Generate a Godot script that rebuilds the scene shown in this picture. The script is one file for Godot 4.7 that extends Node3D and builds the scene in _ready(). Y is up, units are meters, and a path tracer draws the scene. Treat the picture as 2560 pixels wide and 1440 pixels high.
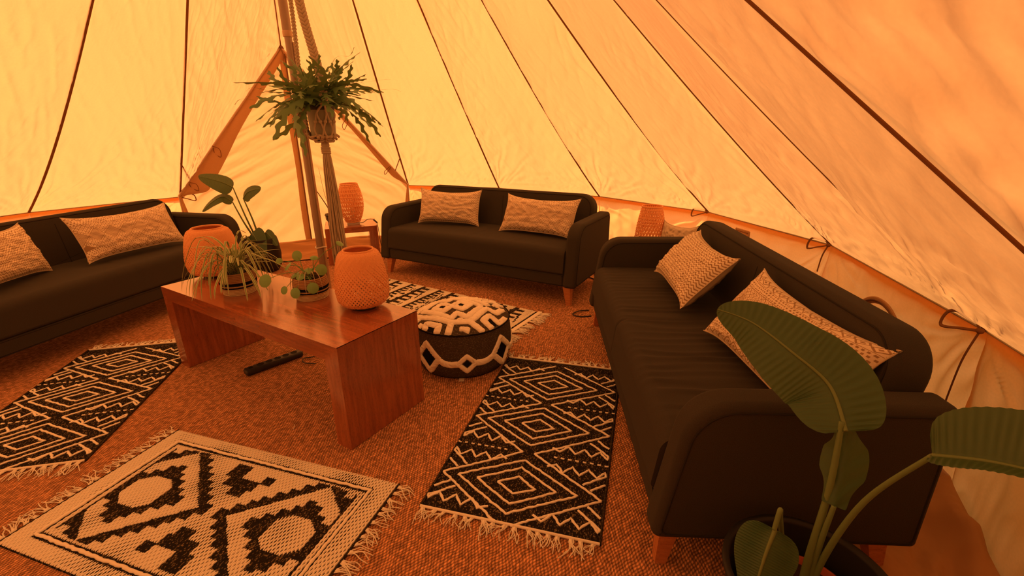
extends Node3D
# A bell tent lounge: canvas cone and walls, three dark sofas, coffee table, woven lamps, rugs, pouf and plants.

const APEX := Vector3(-1.18, 3.68, -2.80)      # top of the centre pole
const MID := Vector2(-1.39, -2.32)             # middle of the ring of wall pegs
const EAVE := 0.67

var M := {}                                    # materials by name
var rng := RandomNumberGenerator.new()
var n_fold := FastNoiseLite.new()
var n_soft := FastNoiseLite.new()
var n_fine := FastNoiseLite.new()


func _ready() -> void:
	rng.seed = 7
	setup_noise()
	# ---- camera
	var cam := Camera3D.new()
	cam.name = "camera"
	cam.fov = 63.43
	cam.near = 0.05
	cam.far = 200.0
	add_child(cam)
	cam.transform = Transform3D(camera_basis(0.3381, 0.0127), Vector3(0, 1.3205, 0))
	cam.current = true
	# ---- sky, sun, exposure
	var sky := ProceduralSkyMaterial.new()
	sky.sky_top_color = Color(0.66, 0.69, 0.72)
	sky.sky_horizon_color = Color(1.0, 0.95, 0.86)
	sky.sky_curve = 0.2
	sky.ground_bottom_color = Color(0.42, 0.40, 0.30)
	sky.ground_horizon_color = Color(0.60, 0.56, 0.45)
	sky.sky_energy_multiplier = 1.9
	sky.ground_energy_multiplier = 1.9
	var env := Environment.new()
	env.background_mode = Environment.BG_SKY
	env.sky = Sky.new()
	env.sky.sky_material = sky
	env.background_energy_multiplier = 1.0
	env.tonemap_mode = Environment.TONE_MAPPER_LINEAR
	env.tonemap_exposure = 1.09
	env.sdfgi_enabled = true
	env.ssao_enabled = true
	env.ssil_enabled = true
	var we := WorldEnvironment.new()
	we.name = "world_environment"
	we.environment = env
	add_child(we)
	var sun := DirectionalLight3D.new()
	sun.name = "sun"
	sun.light_color = Color(1.0, 0.92, 0.78)
	sun.light_energy = 4.0
	sun.light_angular_distance = 1.5
	sun.shadow_enabled = true
	add_child(sun)
	sun.look_at_from_position(Vector3.ZERO, -Vector3(-0.18, 0.74, -0.65), Vector3.UP)

	make_materials()
	# ---- setting
	build_ground_and_floor()
	build_roof()
	build_walls()
	build_doors()
	build_pole()
	build_hedge()
	# ---- large things
	build_sofas()
	build_tables()
	build_rugs()
	build_pouf()
	# ---- smaller things
	build_cushions()
	build_lamps()
	build_hanging_plant()
	build_strelitzias()
	build_table_plants()
	build_odds()


func camera_basis(pitch: float, roll: float) -> Basis:
	var cp := cos(pitch)
	var sp := sin(pitch)
	var cr := cos(roll)
	var sr := sin(roll)
	return Basis(Vector3(cr, -sr * cp, sr * sp), Vector3(sr, cr * cp, -cr * sp), Vector3(0, sp, cp))


func setup_noise() -> void:
	n_fold.seed = 11
	n_fold.noise_type = FastNoiseLite.TYPE_SIMPLEX_SMOOTH
	n_fold.frequency = 1.0
	n_fold.fractal_type = FastNoiseLite.FRACTAL_RIDGED
	n_fold.fractal_octaves = 2
	n_soft.seed = 23
	n_soft.noise_type = FastNoiseLite.TYPE_SIMPLEX_SMOOTH
	n_soft.frequency = 1.0
	n_soft.fractal_type = FastNoiseLite.FRACTAL_NONE
	n_fine.seed = 5
	n_fine.noise_type = FastNoiseLite.TYPE_SIMPLEX_SMOOTH
	n_fine.frequency = 1.0
	n_fine.fractal_octaves = 3


# =====================================================================  mesh helpers
class MB:
	var v := PackedVector3Array()
	var uv := PackedVector2Array()
	var col := PackedColorArray()
	var idx := PackedInt32Array()
	var pairs := PackedInt32Array()
	var tint := Color.WHITE
	var tinted := false
	var xf := Transform3D.IDENTITY

	func vert(p: Vector3, t := Vector2.ZERO) -> int:
		v.push_back(xf * p)
		uv.push_back(t)
		col.push_back(tint)
		return v.size() - 1

	func tri(a: int, b: int, c: int) -> void:          # counter-clockwise seen from outside
		idx.push_back(a)
		idx.push_back(c)
		idx.push_back(b)

	func quad(a: int, b: int, c: int, d: int) -> void:
		tri(a, b, c)
		tri(a, c, d)

	func grid(nu: int, nv: int, f: Callable, wrap := false, uvs := Vector2.ONE) -> void:
		var at := v.size()
		for j in nv + 1:
			for i in nu + 1:
				var a := float(i) / nu
				var b := float(j) / nv
				vert(f.call(a, b), Vector2(a * uvs.x, b * uvs.y))
		for j in nv:
			for i in nu:
				var p := at + j * (nu + 1) + i
				quad(p, p + 1, p + nu + 2, p + nu + 1)
		if wrap:
			for j in nv + 1:
				pairs.push_back(at + j * (nu + 1))
				pairs.push_back(at + j * (nu + 1) + nu)

	# a tube along a path; r(t) gives its radius, squash flattens it along the second axis
	func tube(path: PackedVector3Array, r0: float, r1: float, sides := 6, up := Vector3.UP, squash := 1.0, closed := false, swell := 0.0, beats := 0.0) -> void:
		var n := path.size()
		if n < 2:
			return
		var at := v.size()
		var side := Vector3.ZERO
		for i in n:
			var t := float(i) / (n - 1)
			var d: Vector3
			if closed:
				d = (path[(i + 1) % n] - path[(i - 1 + n) % n])
			else:
				d = path[mini(i + 1, n - 1)] - path[maxi(i - 1, 0)]
			d = d.normalized()
			if side == Vector3.ZERO:
				side = d.cross(up)
				if side.length() < 0.05:
					side = d.cross(Vector3(0.3, 0.1, 1))
			else:
				side = side - d * side.dot(d)
				if side.length() < 1e-5:
					side = d.cross(up)
			side = side.normalized()
			var nor := side.cross(d).normalized()
			var r := lerpf(r0, r1, t)
			if swell != 0.0:
				r *= 1.0 + swell * sin(t * beats)
			for k in sides:
				var a := TAU * k / sides
				vert(path[i] + (side * cos(a) + nor * sin(a) * squash) * r, Vector2(float(k) / sides, t))
		var rows := n if closed else n - 1
		for i in rows:
			var i2 := (i + 1) % n
			for k in sides:
				var k2 := (k + 1) % sides
				quad(at + i * sides + k, at + i2 * sides + k, at + i2 * sides + k2, at + i * sides + k2)
		if not closed:
			for e in [0, n - 1]:
				var c := vert(path[e], Vector2(0.5, 0.5))
				for k in sides:
					var a: int = at + e * sides + k
					var b: int = at + e * sides + (k + 1) % sides
					if e == 0:
						tri(c, a, b)
					else:
						tri(c, b, a)

	# a box with chamfered edges; uv in metres along its longest faces
	func box(mid: Vector3, size: Vector3, bev := 0.004, basis := Basis.IDENTITY, uvscale := 1.0) -> void:
		var h := size / 2.0
		var b := minf(bev, minf(h.x, minf(h.y, h.z)) * 0.9)
		var at := {}
		for ax in 3:
			for s in [-1, 1]:
				for p in [-1, 1]:
					for q in [-1, 1]:
						var o := Vector3.ZERO
						var a1 := (ax + 1) % 3
						var a2 := (ax + 2) % 3
						o[ax] = s * h[ax]
						o[a1] = p * (h[a1] - b)
						o[a2] = q * (h[a2] - b)
						var t := Vector2(o[a1], o[a2])
						if ax == 1:
							t = Vector2(o.x, o.z)
						elif ax == 0:
							t = Vector2(o.y, o.z)
						else:
							t = Vector2(o.x, o.y)
						at[[ax, s, p, q]] = vert(mid + basis * o, t * uvscale)
		for ax in 3:
			for s in [-1, 1]:
				var c := [at[[ax, s, -1, -1]], at[[ax, s, 1, -1]], at[[ax, s, 1, 1]], at[[ax, s, -1, 1]]]
				if s > 0:
					quad(c[0], c[1], c[2], c[3])
				else:
					quad(c[3], c[2], c[1], c[0])
		for ax in 3:                                   # edges along axis ax
			var a1 := (ax + 1) % 3
			var a2 := (ax + 2) % 3
			for s1 in [-1, 1]:
				for s2 in [-1, 1]:
					# face a1 side s1: its axes are (a2, ax); face a2 side s2: its axes are (ax, a1)
					var p0: int = at[[a1, s1, s2, -1]]
					var p1: int = at[[a1, s1, s2, 1]]
					var q0: int = at[[a2, s2, -1, s1]]
					var q1: int = at[[a2, s2, 1, s1]]
					if s1 * s2 > 0:
						quad(p0, q0, q1, p1)
					else:
						quad(p1, q1, q0, p0)
		for sx in [-1, 1]:
			for sy in [-1, 1]:
				for sz in [-1, 1]:
					var a: int = at[[0, sx, sy, sz]]
					var b2: int = at[[1, sy, sz, sx]]
					var c: int = at[[2, sz, sx, sy]]
					if sx * sy * sz > 0:
						tri(a, b2, c)
					else:
						tri(a, c, b2)

	# profile (x, y) counter-clockwise, turned round the y axis
	func lathe(prof: Array, segs := 32, closed_ends := false) -> void:
		var at := v.size()
		var n := prof.size()
		for j in n:
			for i in segs + 1:
				var a := TAU * i / segs
				var p: Vector2 = prof[j]
				vert(Vector3(p.x * cos(a), p.y, -p.x * sin(a)), Vector2(float(i) / segs, float(j) / (n - 1)))
		for j in n - 1:
			for i in segs:
				var q := at + j * (segs + 1) + i
				quad(q, q + 1, q + segs + 2, q + segs + 1)
		for j in n:
			pairs.push_back(at + j * (segs + 1))
			pairs.push_back(at + j * (segs + 1) + segs)
		if closed_ends:
			for e in [0, n - 1]:
				var p: Vector2 = prof[e]
				if p.x < 1e-4:
					continue
				var c := vert(Vector3(0, p.y, 0))
				for i in segs:
					var a2 := TAU * i / segs
					var b2 := TAU * (i + 1) / segs
					var x1 := vert(Vector3(p.x * cos(a2), p.y, -p.x * sin(a2)))
					var x2 := vert(Vector3(p.x * cos(b2), p.y, -p.x * sin(b2)))
					if e == 0:
						tri(c, x2, x1)
					else:
						tri(c, x1, x2)

	# outline in (x, y), counter-clockwise, drawn out along z with rounded rims
	func extrude(outline: PackedVector2Array, depth: float, bev: float, seg := 3) -> void:
		var n := outline.size()
		var nor: Array[Vector2] = []
		for i in n:
			var a := (outline[i] - outline[(i - 1 + n) % n]).normalized()
			var b := (outline[(i + 1) % n] - outline[i]).normalized()
			var m := Vector2(a.y, -a.x) + Vector2(b.y, -b.x)
			m = m.normalized()
			nor.push_back(m)
		var order := []
		for k in seg + 1:
			var th := PI / 2 * k / seg
			order.push_back([-depth / 2 + bev * (1.0 - cos(th)), bev * (1.0 - sin(th))])
		for k in seg + 1:
			var th := PI / 2 * (seg - k) / seg
			order.push_back([depth / 2 - bev * (1.0 - cos(th)), bev * (1.0 - sin(th))])
		var at := v.size()
		for k in order.size():
			for i in n:
				var p := outline[i] - nor[i] * float(order[k][1])
				vert(Vector3(p.x, p.y, order[k][0]), Vector2(p.x + p.y * 0.3, float(order[k][0]) + p.y))
		for k in order.size() - 1:
			for i in n:
				var i2 := (i + 1) % n
				quad(at + k * n + i, at + k * n + i2, at + (k + 1) * n + i2, at + (k + 1) * n + i)
		var t := Geometry2D.triangulate_polygon(outline)
		var last := at + (order.size() - 1) * n
		for i in range(0, t.size(), 3):
			var a3 := outline[t[i]]
			var b3 := outline[t[i + 1]]
			var c3 := outline[t[i + 2]]
			var ccw := (b3 - a3).cross(c3 - a3) > 0
			if ccw:
				tri(last + t[i], last + t[i + 1], last + t[i + 2])
				tri(at + t[i], at + t[i + 2], at + t[i + 1])
			else:
				tri(last + t[i], last + t[i + 2], last + t[i + 1])
				tri(at + t[i], at + t[i + 1], at + t[i + 2])

	func ball(mid: Vector3, r: Vector3, nu := 10, nv := 6) -> void:
		grid(nu, nv, func(a: float, b: float) -> Vector3:
			var th := a * TAU
			var ph := (b - 0.5) * PI
			return mid + Vector3(cos(ph) * cos(th) * r.x, sin(ph) * r.y, -cos(ph) * sin(th) * r.z), true)

	func mesh() -> ArrayMesh:
		var nor := PackedVector3Array()
		nor.resize(v.size())
		for i in range(0, idx.size(), 3):
			var a := v[idx[i]]
			var cr := (v[idx[i + 2]] - a).cross(v[idx[i + 1]] - a)
			nor[idx[i]] += cr
			nor[idx[i + 1]] += cr
			nor[idx[i + 2]] += cr
		for i in range(0, pairs.size(), 2):
			var s := nor[pairs[i]] + nor[pairs[i + 1]]
			nor[pairs[i]] = s
			nor[pairs[i + 1]] = s
		for i in nor.size():
			nor[i] = nor[i].normalized() if nor[i].length_squared() > 1e-24 else Vector3.UP
		var arr := []
		arr.resize(Mesh.ARRAY_MAX)
		arr[Mesh.ARRAY_VERTEX] = v
		arr[Mesh.ARRAY_NORMAL] = nor
		arr[Mesh.ARRAY_TEX_UV] = uv
		if tinted:
			arr[Mesh.ARRAY_COLOR] = col
		arr[Mesh.ARRAY_INDEX] = idx
		var m := ArrayMesh.new()
		m.add_surface_from_arrays(Mesh.PRIMITIVE_TRIANGLES, arr)
		return m


func put(called: String, mb: MB, mat: Material, parent: Node = self) -> MeshInstance3D:
	return put_mesh(called, mb.mesh(), mat, parent)


func put_mesh(called: String, mesh: Mesh, mat: Material, parent: Node = self, at := Transform3D.IDENTITY) -> MeshInstance3D:
	var o := MeshInstance3D.new()
	o.name = called
	o.mesh = mesh
	o.material_override = mat
	o.transform = at
	parent.add_child(o, true)
	return o


var used := {}
func numbered(called: String) -> String:
	var n: int = used.get(called, 0)
	used[called] = n + 1
	return called if n == 0 else "%s_%03d" % [called, n]


func thing(called: String, label: String, category: String, at := Vector3.ZERO, turn := 0.0, group := "") -> Node3D:
	var o := Node3D.new()
	o.name = numbered(called)
	add_child(o)
	o.position = at
	o.rotation.y = turn
	tag(o, label, category, group)
	return o


func tag(o: Node, label: String, category: String, group := "") -> void:
	o.set_meta("label", label)
	o.set_meta("category", category)
	if group:
		o.set_meta("group", group)


func struct(called: String, label: String, category: String) -> Node3D:
	var o := Node3D.new()
	o.name = called
	add_child(o)
	o.set_meta("kind", "structure")
	o.set_meta("label", label)
	o.set_meta("category", category)
	return o


func rnd(a: float, b: float) -> float:
	return rng.randf_range(a, b)


# smooth path through points (Catmull-Rom)
func spline(pts: Array, per := 8, closed := false) -> PackedVector3Array:
	var out := PackedVector3Array()
	var n := pts.size()
	var last := n if closed else n - 1
	for i in last:
		var p0: Vector3 = pts[(i - 1 + n) % n] if closed or i > 0 else pts[0]
		var p1: Vector3 = pts[i]
		var p2: Vector3 = pts[(i + 1) % n]
		var p3: Vector3 = pts[(i + 2) % n] if closed or i + 2 < n else pts[n - 1]
		for k in per:
			out.push_back(p1.cubic_interpolate(p2, p0, p3, float(k) / per))
	if not closed:
		out.push_back(pts[n - 1])
	return out


func rounded(corners: Array, radii: Array, seg := 6) -> PackedVector2Array:
	var out := PackedVector2Array()
	var n := corners.size()
	for i in n:
		var p: Vector2 = corners[i]
		var a: Vector2 = (corners[(i - 1 + n) % n] - p).normalized()
		var b: Vector2 = (corners[(i + 1) % n] - p).normalized()
		var r: float = radii[i]
		if r < 1e-4:
			out.push_back(p)
			continue
		var half := a.angle_to(b) / 2.0
		var d := r / absf(tan(half))
		var c := p + (a + b).normalized() * (r / absf(sin(half)))
		var s := p + a * d - c
		var e := p + b * d - c
		var sweep := s.angle_to(e)
		for k in seg + 1:
			out.push_back(c + s.rotated(sweep * k / seg))
	return out


# =====================================================================  materials
func lin(r: float, g: float, b: float) -> Color:
	return Color(r, g, b).linear_to_srgb()


func mat(called: String, c: Color, rough := 0.85, spec := 0.3) -> StandardMaterial3D:
	var m := StandardMaterial3D.new()
	m.resource_name = called
	m.albedo_color = c
	m.roughness = rough
	m.metallic_specular = spec
	m.cull_mode = BaseMaterial3D.CULL_DISABLED
	M[called] = m
	return m


func picture(w: int, h: int, f: Callable) -> ImageTexture:
	var bytes := PackedByteArray()
	bytes.resize(w * h * 3)
	var at := 0
	for y in h:
		for x in w:
			var c: Color = f.call(x, y)
			bytes[at] = clampi(int(c.r * 255.0), 0, 255)
			bytes[at + 1] = clampi(int(c.g * 255.0), 0, 255)
			bytes[at + 2] = clampi(int(c.b * 255.0), 0, 255)
			at += 3
	return ImageTexture.create_from_image(Image.create_from_data(w, h, false, Image.FORMAT_RGB8, bytes))


func speckle(freq: float, lo: Color, hi: Color, sd := 3, size := 512, oct := 3) -> NoiseTexture2D:
	var n := FastNoiseLite.new()
	n.seed = sd
	n.noise_type = FastNoiseLite.TYPE_SIMPLEX_SMOOTH
	n.frequency = freq
	n.fractal_octaves = oct
	var g := Gradient.new()
	g.set_color(0, lo)
	g.set_color(1, hi)
	var t := NoiseTexture2D.new()
	t.width = size
	t.height = size
	t.seamless = true
	t.noise = n
	t.color_ramp = g
	return t


func relief(m: StandardMaterial3D, t: Texture2D, cm: float) -> void:
	m.heightmap_enabled = true
	m.heightmap_texture = t
	m.heightmap_scale = cm


func make_materials() -> void:
	var m: StandardMaterial3D
	# canvas: thin cotton that lets half of the light through
	var weave := speckle(0.11, Color(0.95, 0.95, 0.95), Color(1, 1, 1), 3, 512, 4)
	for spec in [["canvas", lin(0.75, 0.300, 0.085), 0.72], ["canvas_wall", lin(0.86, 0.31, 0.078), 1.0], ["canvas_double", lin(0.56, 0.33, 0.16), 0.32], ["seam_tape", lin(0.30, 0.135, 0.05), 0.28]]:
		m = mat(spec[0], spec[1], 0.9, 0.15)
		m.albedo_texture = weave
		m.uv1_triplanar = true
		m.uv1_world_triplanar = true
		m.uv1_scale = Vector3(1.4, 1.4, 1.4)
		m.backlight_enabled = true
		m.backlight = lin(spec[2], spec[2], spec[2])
	m = mat("hedge_leaf", lin(0.035, 0.065, 0.020), 0.8, 0.2)
	m = mat("hedge_stem", lin(0.09, 0.06, 0.04), 0.9, 0.1)
	m = mat("groundsheet", lin(0.46, 0.25, 0.11), 0.7, 0.3)
	m = mat("grass", lin(0.22, 0.22, 0.09), 0.95, 0.1)
	m.albedo_texture = speckle(0.05, Color(0.6, 0.6, 0.5), Color(1, 1, 1), 9)
	m.uv1_triplanar = true
	# coir matting
	var cells := 34
	var rowsn := 44
	var coir_h := PackedFloat32Array()
	coir_h.resize(512 * 512)
	var coir := picture(512, 512, func(x: int, y: int) -> Color:
		var v := float(y) / 512.0 * rowsn + 0.16 * sin(float(x) / 512.0 * TAU * 4.0) + 0.12 * sin(float(x) / 512.0 * TAU * 9.0 + 1.0) + 1.0
		var row := int(v)
		var u := float(x) / 512.0 * cells + (0.5 if row % 2 == 1 else 0.0) + (v - row - 0.5) * 0.55
		u += 0.14 * sin(float(y) / 512.0 * TAU * 5.0) + 0.14 * sin(float(x) / 512.0 * TAU * 3.0 + float(y) / 512.0 * TAU * 2.0)
		var cu := u - floorf(u) - 0.5
		var cv := v - row - 0.5
		var id := int(floorf(u) + cells) % cells + row * 131
		var jit := fmod(absf(sin(id * 12.9898) * 43758.5), 1.0)
		var d := (cu * cu) * 3.2 + (cv * cv) * 3.6
		var nz := n_fine.get_noise_2d(x * 0.25, y * 0.08) * 0.5 + n_fine.get_noise_2d(x * 0.03 + 50, y * 0.03) * 0.35
		var h := clampf(1.0 - d, 0.0, 1.0) * (0.75 + 0.25 * jit)
		coir_h[y * 512 + x] = h
		var k := 0.50 + 0.46 * h + nz * 0.26 + (jit - 0.5) * 0.20
		return Color(0.93 * k, 0.68 * k, 0.50 * k))
	m = mat("coir", Color(1, 1, 1), 0.95, 0.1)
	m.albedo_texture = coir
	var hb := PackedByteArray()
	hb.resize(512 * 512)
	for i in hb.size():
		hb[i] = int(coir_h[i] * 255.0)
	relief(m, ImageTexture.create_from_image(Image.create_from_data(512, 512, false, Image.FORMAT_L8, hb)), 0.22)
	# fabrics
	m = mat("sofa", lin(0.064, 0.058, 0.050), 0.95, 0.15)
	m.albedo_texture = speckle(0.18, Color(0.72, 0.72, 0.72), Color(1, 1, 1), 17)
	m.uv1_triplanar = true
	m.uv1_scale = Vector3(4, 4, 4)
	m.rim_enabled = true
	m.rim = 0.25
	m.rim_tint = 0.6
	m = mat("sofa_piping", lin(0.030, 0.028, 0.025), 0.95, 0.1)
	m = mat("leg_wood", Color(1, 1, 1), 0.5, 0.35)
	m.albedo_texture = wood(Color(0.66, 0.42, 0.27), Color(0.80, 0.55, 0.36), 31)
	m.uv1_triplanar = true
	m.uv1_scale = Vector3(3, 3, 3)
	m = mat("table_wood", Color(1, 1, 1), 0.20, 0.72)
	m.albedo_texture = wood(Color(0.50, 0.265, 0.16), Color(0.70, 0.40, 0.25), 41)
	m.clearcoat_enabled = true
	m.clearcoat = 0.8
	m.clearcoat_roughness = 0.16
	m = mat("rattan", Color(1, 1, 1), 0.6, 0.35)
	m.albedo_texture = speckle(0.06, Color(0.86, 0.58, 0.38), Color(1.0, 0.78, 0.56), 51)
	m.uv1_triplanar = true
	m.uv1_scale = Vector3(9, 9, 9)
	m.backlight_enabled = true
	m.backlight = Color(0.62, 0.62, 0.62)
	m = mat("white_plastic", lin(0.62, 0.56, 0.48), 0.4, 0.5)
	m = mat("black_plastic", lin(0.018, 0.018, 0.020), 0.45, 0.5)
	m = mat("dark_socket", lin(0.006, 0.006, 0.007), 0.7, 0.3)
	m = mat("metal_pole", lin(0.34, 0.25, 0.18), 0.42, 0.6)
	m.metallic = 0.35
	m = mat("door_pole", lin(0.52, 0.34, 0.20), 0.4, 0.6)
	m.metallic = 0.3
	m = mat("cord_beige", lin(0.62, 0.52, 0.38), 0.95, 0.1)
	m.albedo_texture = speckle(0.2, Color(0.75, 0.75, 0.75), Color(1, 1, 1), 61, 256)
	m.uv1_triplanar = true
	m.uv1_scale = Vector3(12, 12, 12)
	m = mat("tie_brown", lin(0.22, 0.10, 0.045), 0.9, 0.1)
	m = mat("rug_cream", lin(0.92, 0.89, 0.82), 0.98, 0.05)
	m.albedo_texture = speckle(0.25, Color(0.90, 0.90, 0.90), Color(1, 1, 1), 71, 256)
	m.uv1_triplanar = true
	m.uv1_scale = Vector3(10, 10, 10)
	# dark flat weave with light flecks of the other yarn
	var fleck := picture(512, 512, func(x: int, y: int) -> Color:
		var row := y / 6
		var e := absf((y % 6) / 6.0 - 0.4)
		var a := n_fine.get_noise_2d(x * 0.11 + row * 37.0, row * 9.1)
		var b := n_fine.get_noise_2d(x * 0.02 + 90.0, y * 0.02)
		var light := smoothstep(0.16, 0.34, a + b * 0.25) * (1.0 - e)
		var k := 0.16 + 0.05 * n_fine.get_noise_2d(x * 0.4, y * 0.4) - e * 0.06
		return Color(k, k * 0.93, k * 0.86).lerp(Color(0.62, 0.54, 0.42), light * 0.75))
	m = mat("rug_dark", Color(1, 1, 1), 0.98, 0.05)
	m.albedo_texture = fleck
	m = mat("pouf_weave", Color(1, 1, 1), 0.97, 0.05)
	m.albedo_texture = picture(256, 256, func(x: int, y: int) -> Color:
		var s := sin(y * TAU / 8.0)
		var a := n_fine.get_noise_2d(x * 0.16 + (y / 8) * 41.0, (y / 8) * 7.7)
		var k := 0.27 + 0.10 * s
		return Color(k, k * 0.90, k * 0.78).lerp(Color(0.66, 0.58, 0.46), smoothstep(0.1, 0.4, a) * clampf(0.4 + s, 0, 1) * 0.55))
	m = mat("pouf_black", lin(0.012, 0.011, 0.010), 0.97, 0.05)
	# cushion prints
	m = mat("print_zigzag", Color(1, 1, 1), 0.95, 0.1)
	m.albedo_texture = zigzag_print()
	m = mat("print_diamond", Color(1, 1, 1), 0.95, 0.1)
	m.albedo_texture = diamond_print()
	m = mat("cushion_plain", lin(0.66, 0.55, 0.42), 0.95, 0.1)
	m.albedo_texture = speckle(0.2, Color(0.82, 0.82, 0.82), Color(1, 1, 1), 81, 256)
	m.uv1_triplanar = true
	m.uv1_scale = Vector3(8, 8, 8)
	# plants and pots
	for spec in [["leaf_big", lin(0.030, 0.082, 0.030), 0.42], ["leaf_fern", lin(0.110, 0.215, 0.090), 0.55], ["leaf_round", lin(0.15, 0.30, 0.10), 0.4], ["stem", lin(0.12, 0.19, 0.07), 0.5]]:
		m = mat(spec[0], spec[1], spec[2], 0.45)
		m.backlight_enabled = true
		m.backlight = Color(0.32, 0.36, 0.20)
	M.stem.backlight_enabled = false
	m = mat("leaf_rib", lin(0.13, 0.19, 0.07), 0.5, 0.4)
	m = mat("leaf_striped", Color(1, 1, 1), 0.5, 0.4)
	m.vertex_color_use_as_albedo = true
	m.backlight_enabled = true
	m.backlight = Color(0.35, 0.35, 0.35)
	m = mat("basket", Color(1, 1, 1), 0.95, 0.1)
	m.vertex_color_use_as_albedo = true
	m.albedo_texture = speckle(0.12, Color(0.72, 0.72, 0.72), Color(1, 1, 1), 91, 256)
	m.uv1_scale = Vector3(3, 1, 1)
	m = mat("soil", lin(0.035, 0.022, 0.014), 1.0, 0.05)
	m = mat("pot_black", lin(0.013, 0.013, 0.013), 0.55, 0.4)
	m = mat("pot_sage", lin(0.27, 0.27, 0.20), 0.45, 0.4)
	m = mat("pot_rim", lin(0.040, 0.042, 0.036), 0.5, 0.4)
	m = mat("pot_grey", lin(0.16, 0.14, 0.12), 0.6, 0.3)
	m = mat("terracotta", lin(0.36, 0.095, 0.045), 0.8, 0.2)
	m = mat("twig", lin(0.10, 0.06, 0.03), 0.8, 0.2)
	m = mat("zip", lin(0.17, 0.085, 0.045), 0.8, 0.2)


func wood(lo: Color, hi: Color, sd: int) -> ImageTexture:
	var n := FastNoiseLite.new()
	n.seed = sd
	n.frequency = 1.0
	n.fractal_octaves = 3
	return picture(512, 512, func(x: int, y: int) -> Color:
		var board := y / 128
		var bend := n.get_noise_2d(x * 0.006 + board * 31.0, y * 0.012) * 14.0
		var ring := n.get_noise_2d(x * 0.0035 + board * 77.0, (y + bend * 0.6) * 0.040)
		var pore := n.get_noise_2d(x * 0.035, y * 0.75)
		var k := clampf(0.5 + ring * 0.55 + pore * 0.16 + (fmod(board * 0.37, 1.0) - 0.5) * 0.25, 0.0, 1.0)
		var c := lo.lerp(hi, k)
		if pore > 0.42:
			c = c.darkened(0.22)
		return c)


func zigzag_print() -> ImageTexture:
	var cream := Color(0.95, 0.90, 0.82)
	var brown := Color(0.56, 0.43, 0.31)
	return picture(1024, 512, func(x: int, y: int) -> Color:
		var v := float(y) / 512.0 * 21.0
		var tri := absf(fmod(float(x) / 1024.0 * 33.0, 1.0) - 0.5) * 2.0
		var w := fmod(v + tri * 0.62 + 0.12 * n_fine.get_noise_2d(x * 0.02, y * 0.02), 1.0)
		var on := smoothstep(0.30, 0.38, w) * (1.0 - smoothstep(0.68, 0.76, w))
		var c := cream.lerp(brown, on * (0.78 + 0.22 * n_fine.get_noise_2d(x * 0.3, y * 0.3)))
		var thread := 0.94 + 0.06 * n_fine.get_noise_2d(x * 0.8, y * 0.12)
		return c * thread)


func diamond_print() -> ImageTexture:
	var cream := Color(0.94, 0.88, 0.80)
	var brown := Color(0.58, 0.46, 0.34)
	return picture(1024, 512, func(x: int, y: int) -> Color:
		var u := float(x) / 1024.0
		var v := float(y) / 512.0
		var on := 0.0
		var m := absf(v - 0.5)                       # 0 in the middle, 0.5 at the long edges
		if m < 0.27:
			# two zigzag ribbons with filled diamonds between them and small lozenges outside
			var t := absf(fmod(u * 7.0, 1.0) - 0.5) * 2.0
			var line := 0.025 + t * 0.15             # distance of the ribbon from the middle
			var q := m - line
			if absf(q) < 0.030:
				on = 1.0 if absf(absf(q) - 0.022) < 0.007 else (1.0 if fmod(u * 70.0, 1.0) < 0.34 and absf(q) < 0.008 else 0.0)
			elif q < 0:
				on = 0.50 + 0.45 * signf(sin(x * 0.55) * sin(y * 0.55 + x * 0.2))
			else:
				var a := fmod(u * 28.0 + v * 13.0 + 8.0, 1.0)
				var b := fmod(u * 28.0 - v * 13.0 + 8.0, 1.0)
				on = 1.0 if a < 0.16 or b < 0.16 else (0.9 if absf(a - 0.55) < 0.13 and absf(b - 0.55) < 0.13 else 0.0)
		elif m < 0.278:
			on = 0.9
		elif m < 0.385:
			var r := int((m - 0.278) / 0.0357)
			var fv := fmod((m - 0.278) / 0.0357, 1.0)
			on = 0.95 if fmod(u * 46.0 + r * 0.5, 1.0) < 0.5 and fv > 0.25 and fv < 0.8 else 0.0
		elif m < 0.392:
			on = 0.8
		elif m < 0.49:
			var du := absf(fmod(u * 15.0, 1.0) - 0.5) * 2.0
			var dv := absf(m - 0.441) / 0.045
			var d := du + dv
			on = 0.9 if absf(d - 0.9) < 0.17 or d < 0.32 else 0.0
		var c := cream.lerp(brown, clampf(on, 0.0, 1.0) * 0.85)
		return c * (0.93 + 0.07 * n_fine.get_noise_2d(x * 0.7, y * 0.7)))


# =====================================================================  the tent
var foot := {}                                  # eave point of each roof seam, by number
var sag := {0: 0.007, 2: 0.03, 3: 0.03, 4: 0.086, 5: 0.089, 6: 0.058, 7: 0.058, 8: 0.006, -1: 0.142, 15: 0.142}
var peak_back := Vector3(-2.30, 2.075, -5.25)   # top of the door frame at the back
var peak_front := Vector3(0.284, 2.0, 0.466)    # top of the door frame behind the camera


func round_foot(az: float, r := 3.1) -> Vector3:
	return Vector3(MID.x + r * sin(deg_to_rad(az)), EAVE, MID.y - r * cos(deg_to_rad(az)))


func set_feet() -> void:
	foot[0] = Vector3(-3.333, EAVE, -4.749)
	foot[2] = Vector3(-1.180, EAVE, -5.473)
	foot[3] = Vector3(-0.125, EAVE, -5.119)
	foot[4] = Vector3(0.834, EAVE, -4.413)
	foot[5] = Vector3(1.509, EAVE, -3.541)
	foot[6] = Vector3(1.766, EAVE, -2.494)
	foot[7] = Vector3(1.535, EAVE, -1.367)
	foot[8] = Vector3(1.20, 0.70, -0.41)
	foot[9] = Vector3(-0.95, EAVE, 0.80)
	for i in 6:
		foot[10 + i] = round_foot(193.5 + 21.5 * i)   # the last one is next to the back door's neighbour
	foot[-1] = foot[15]


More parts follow.
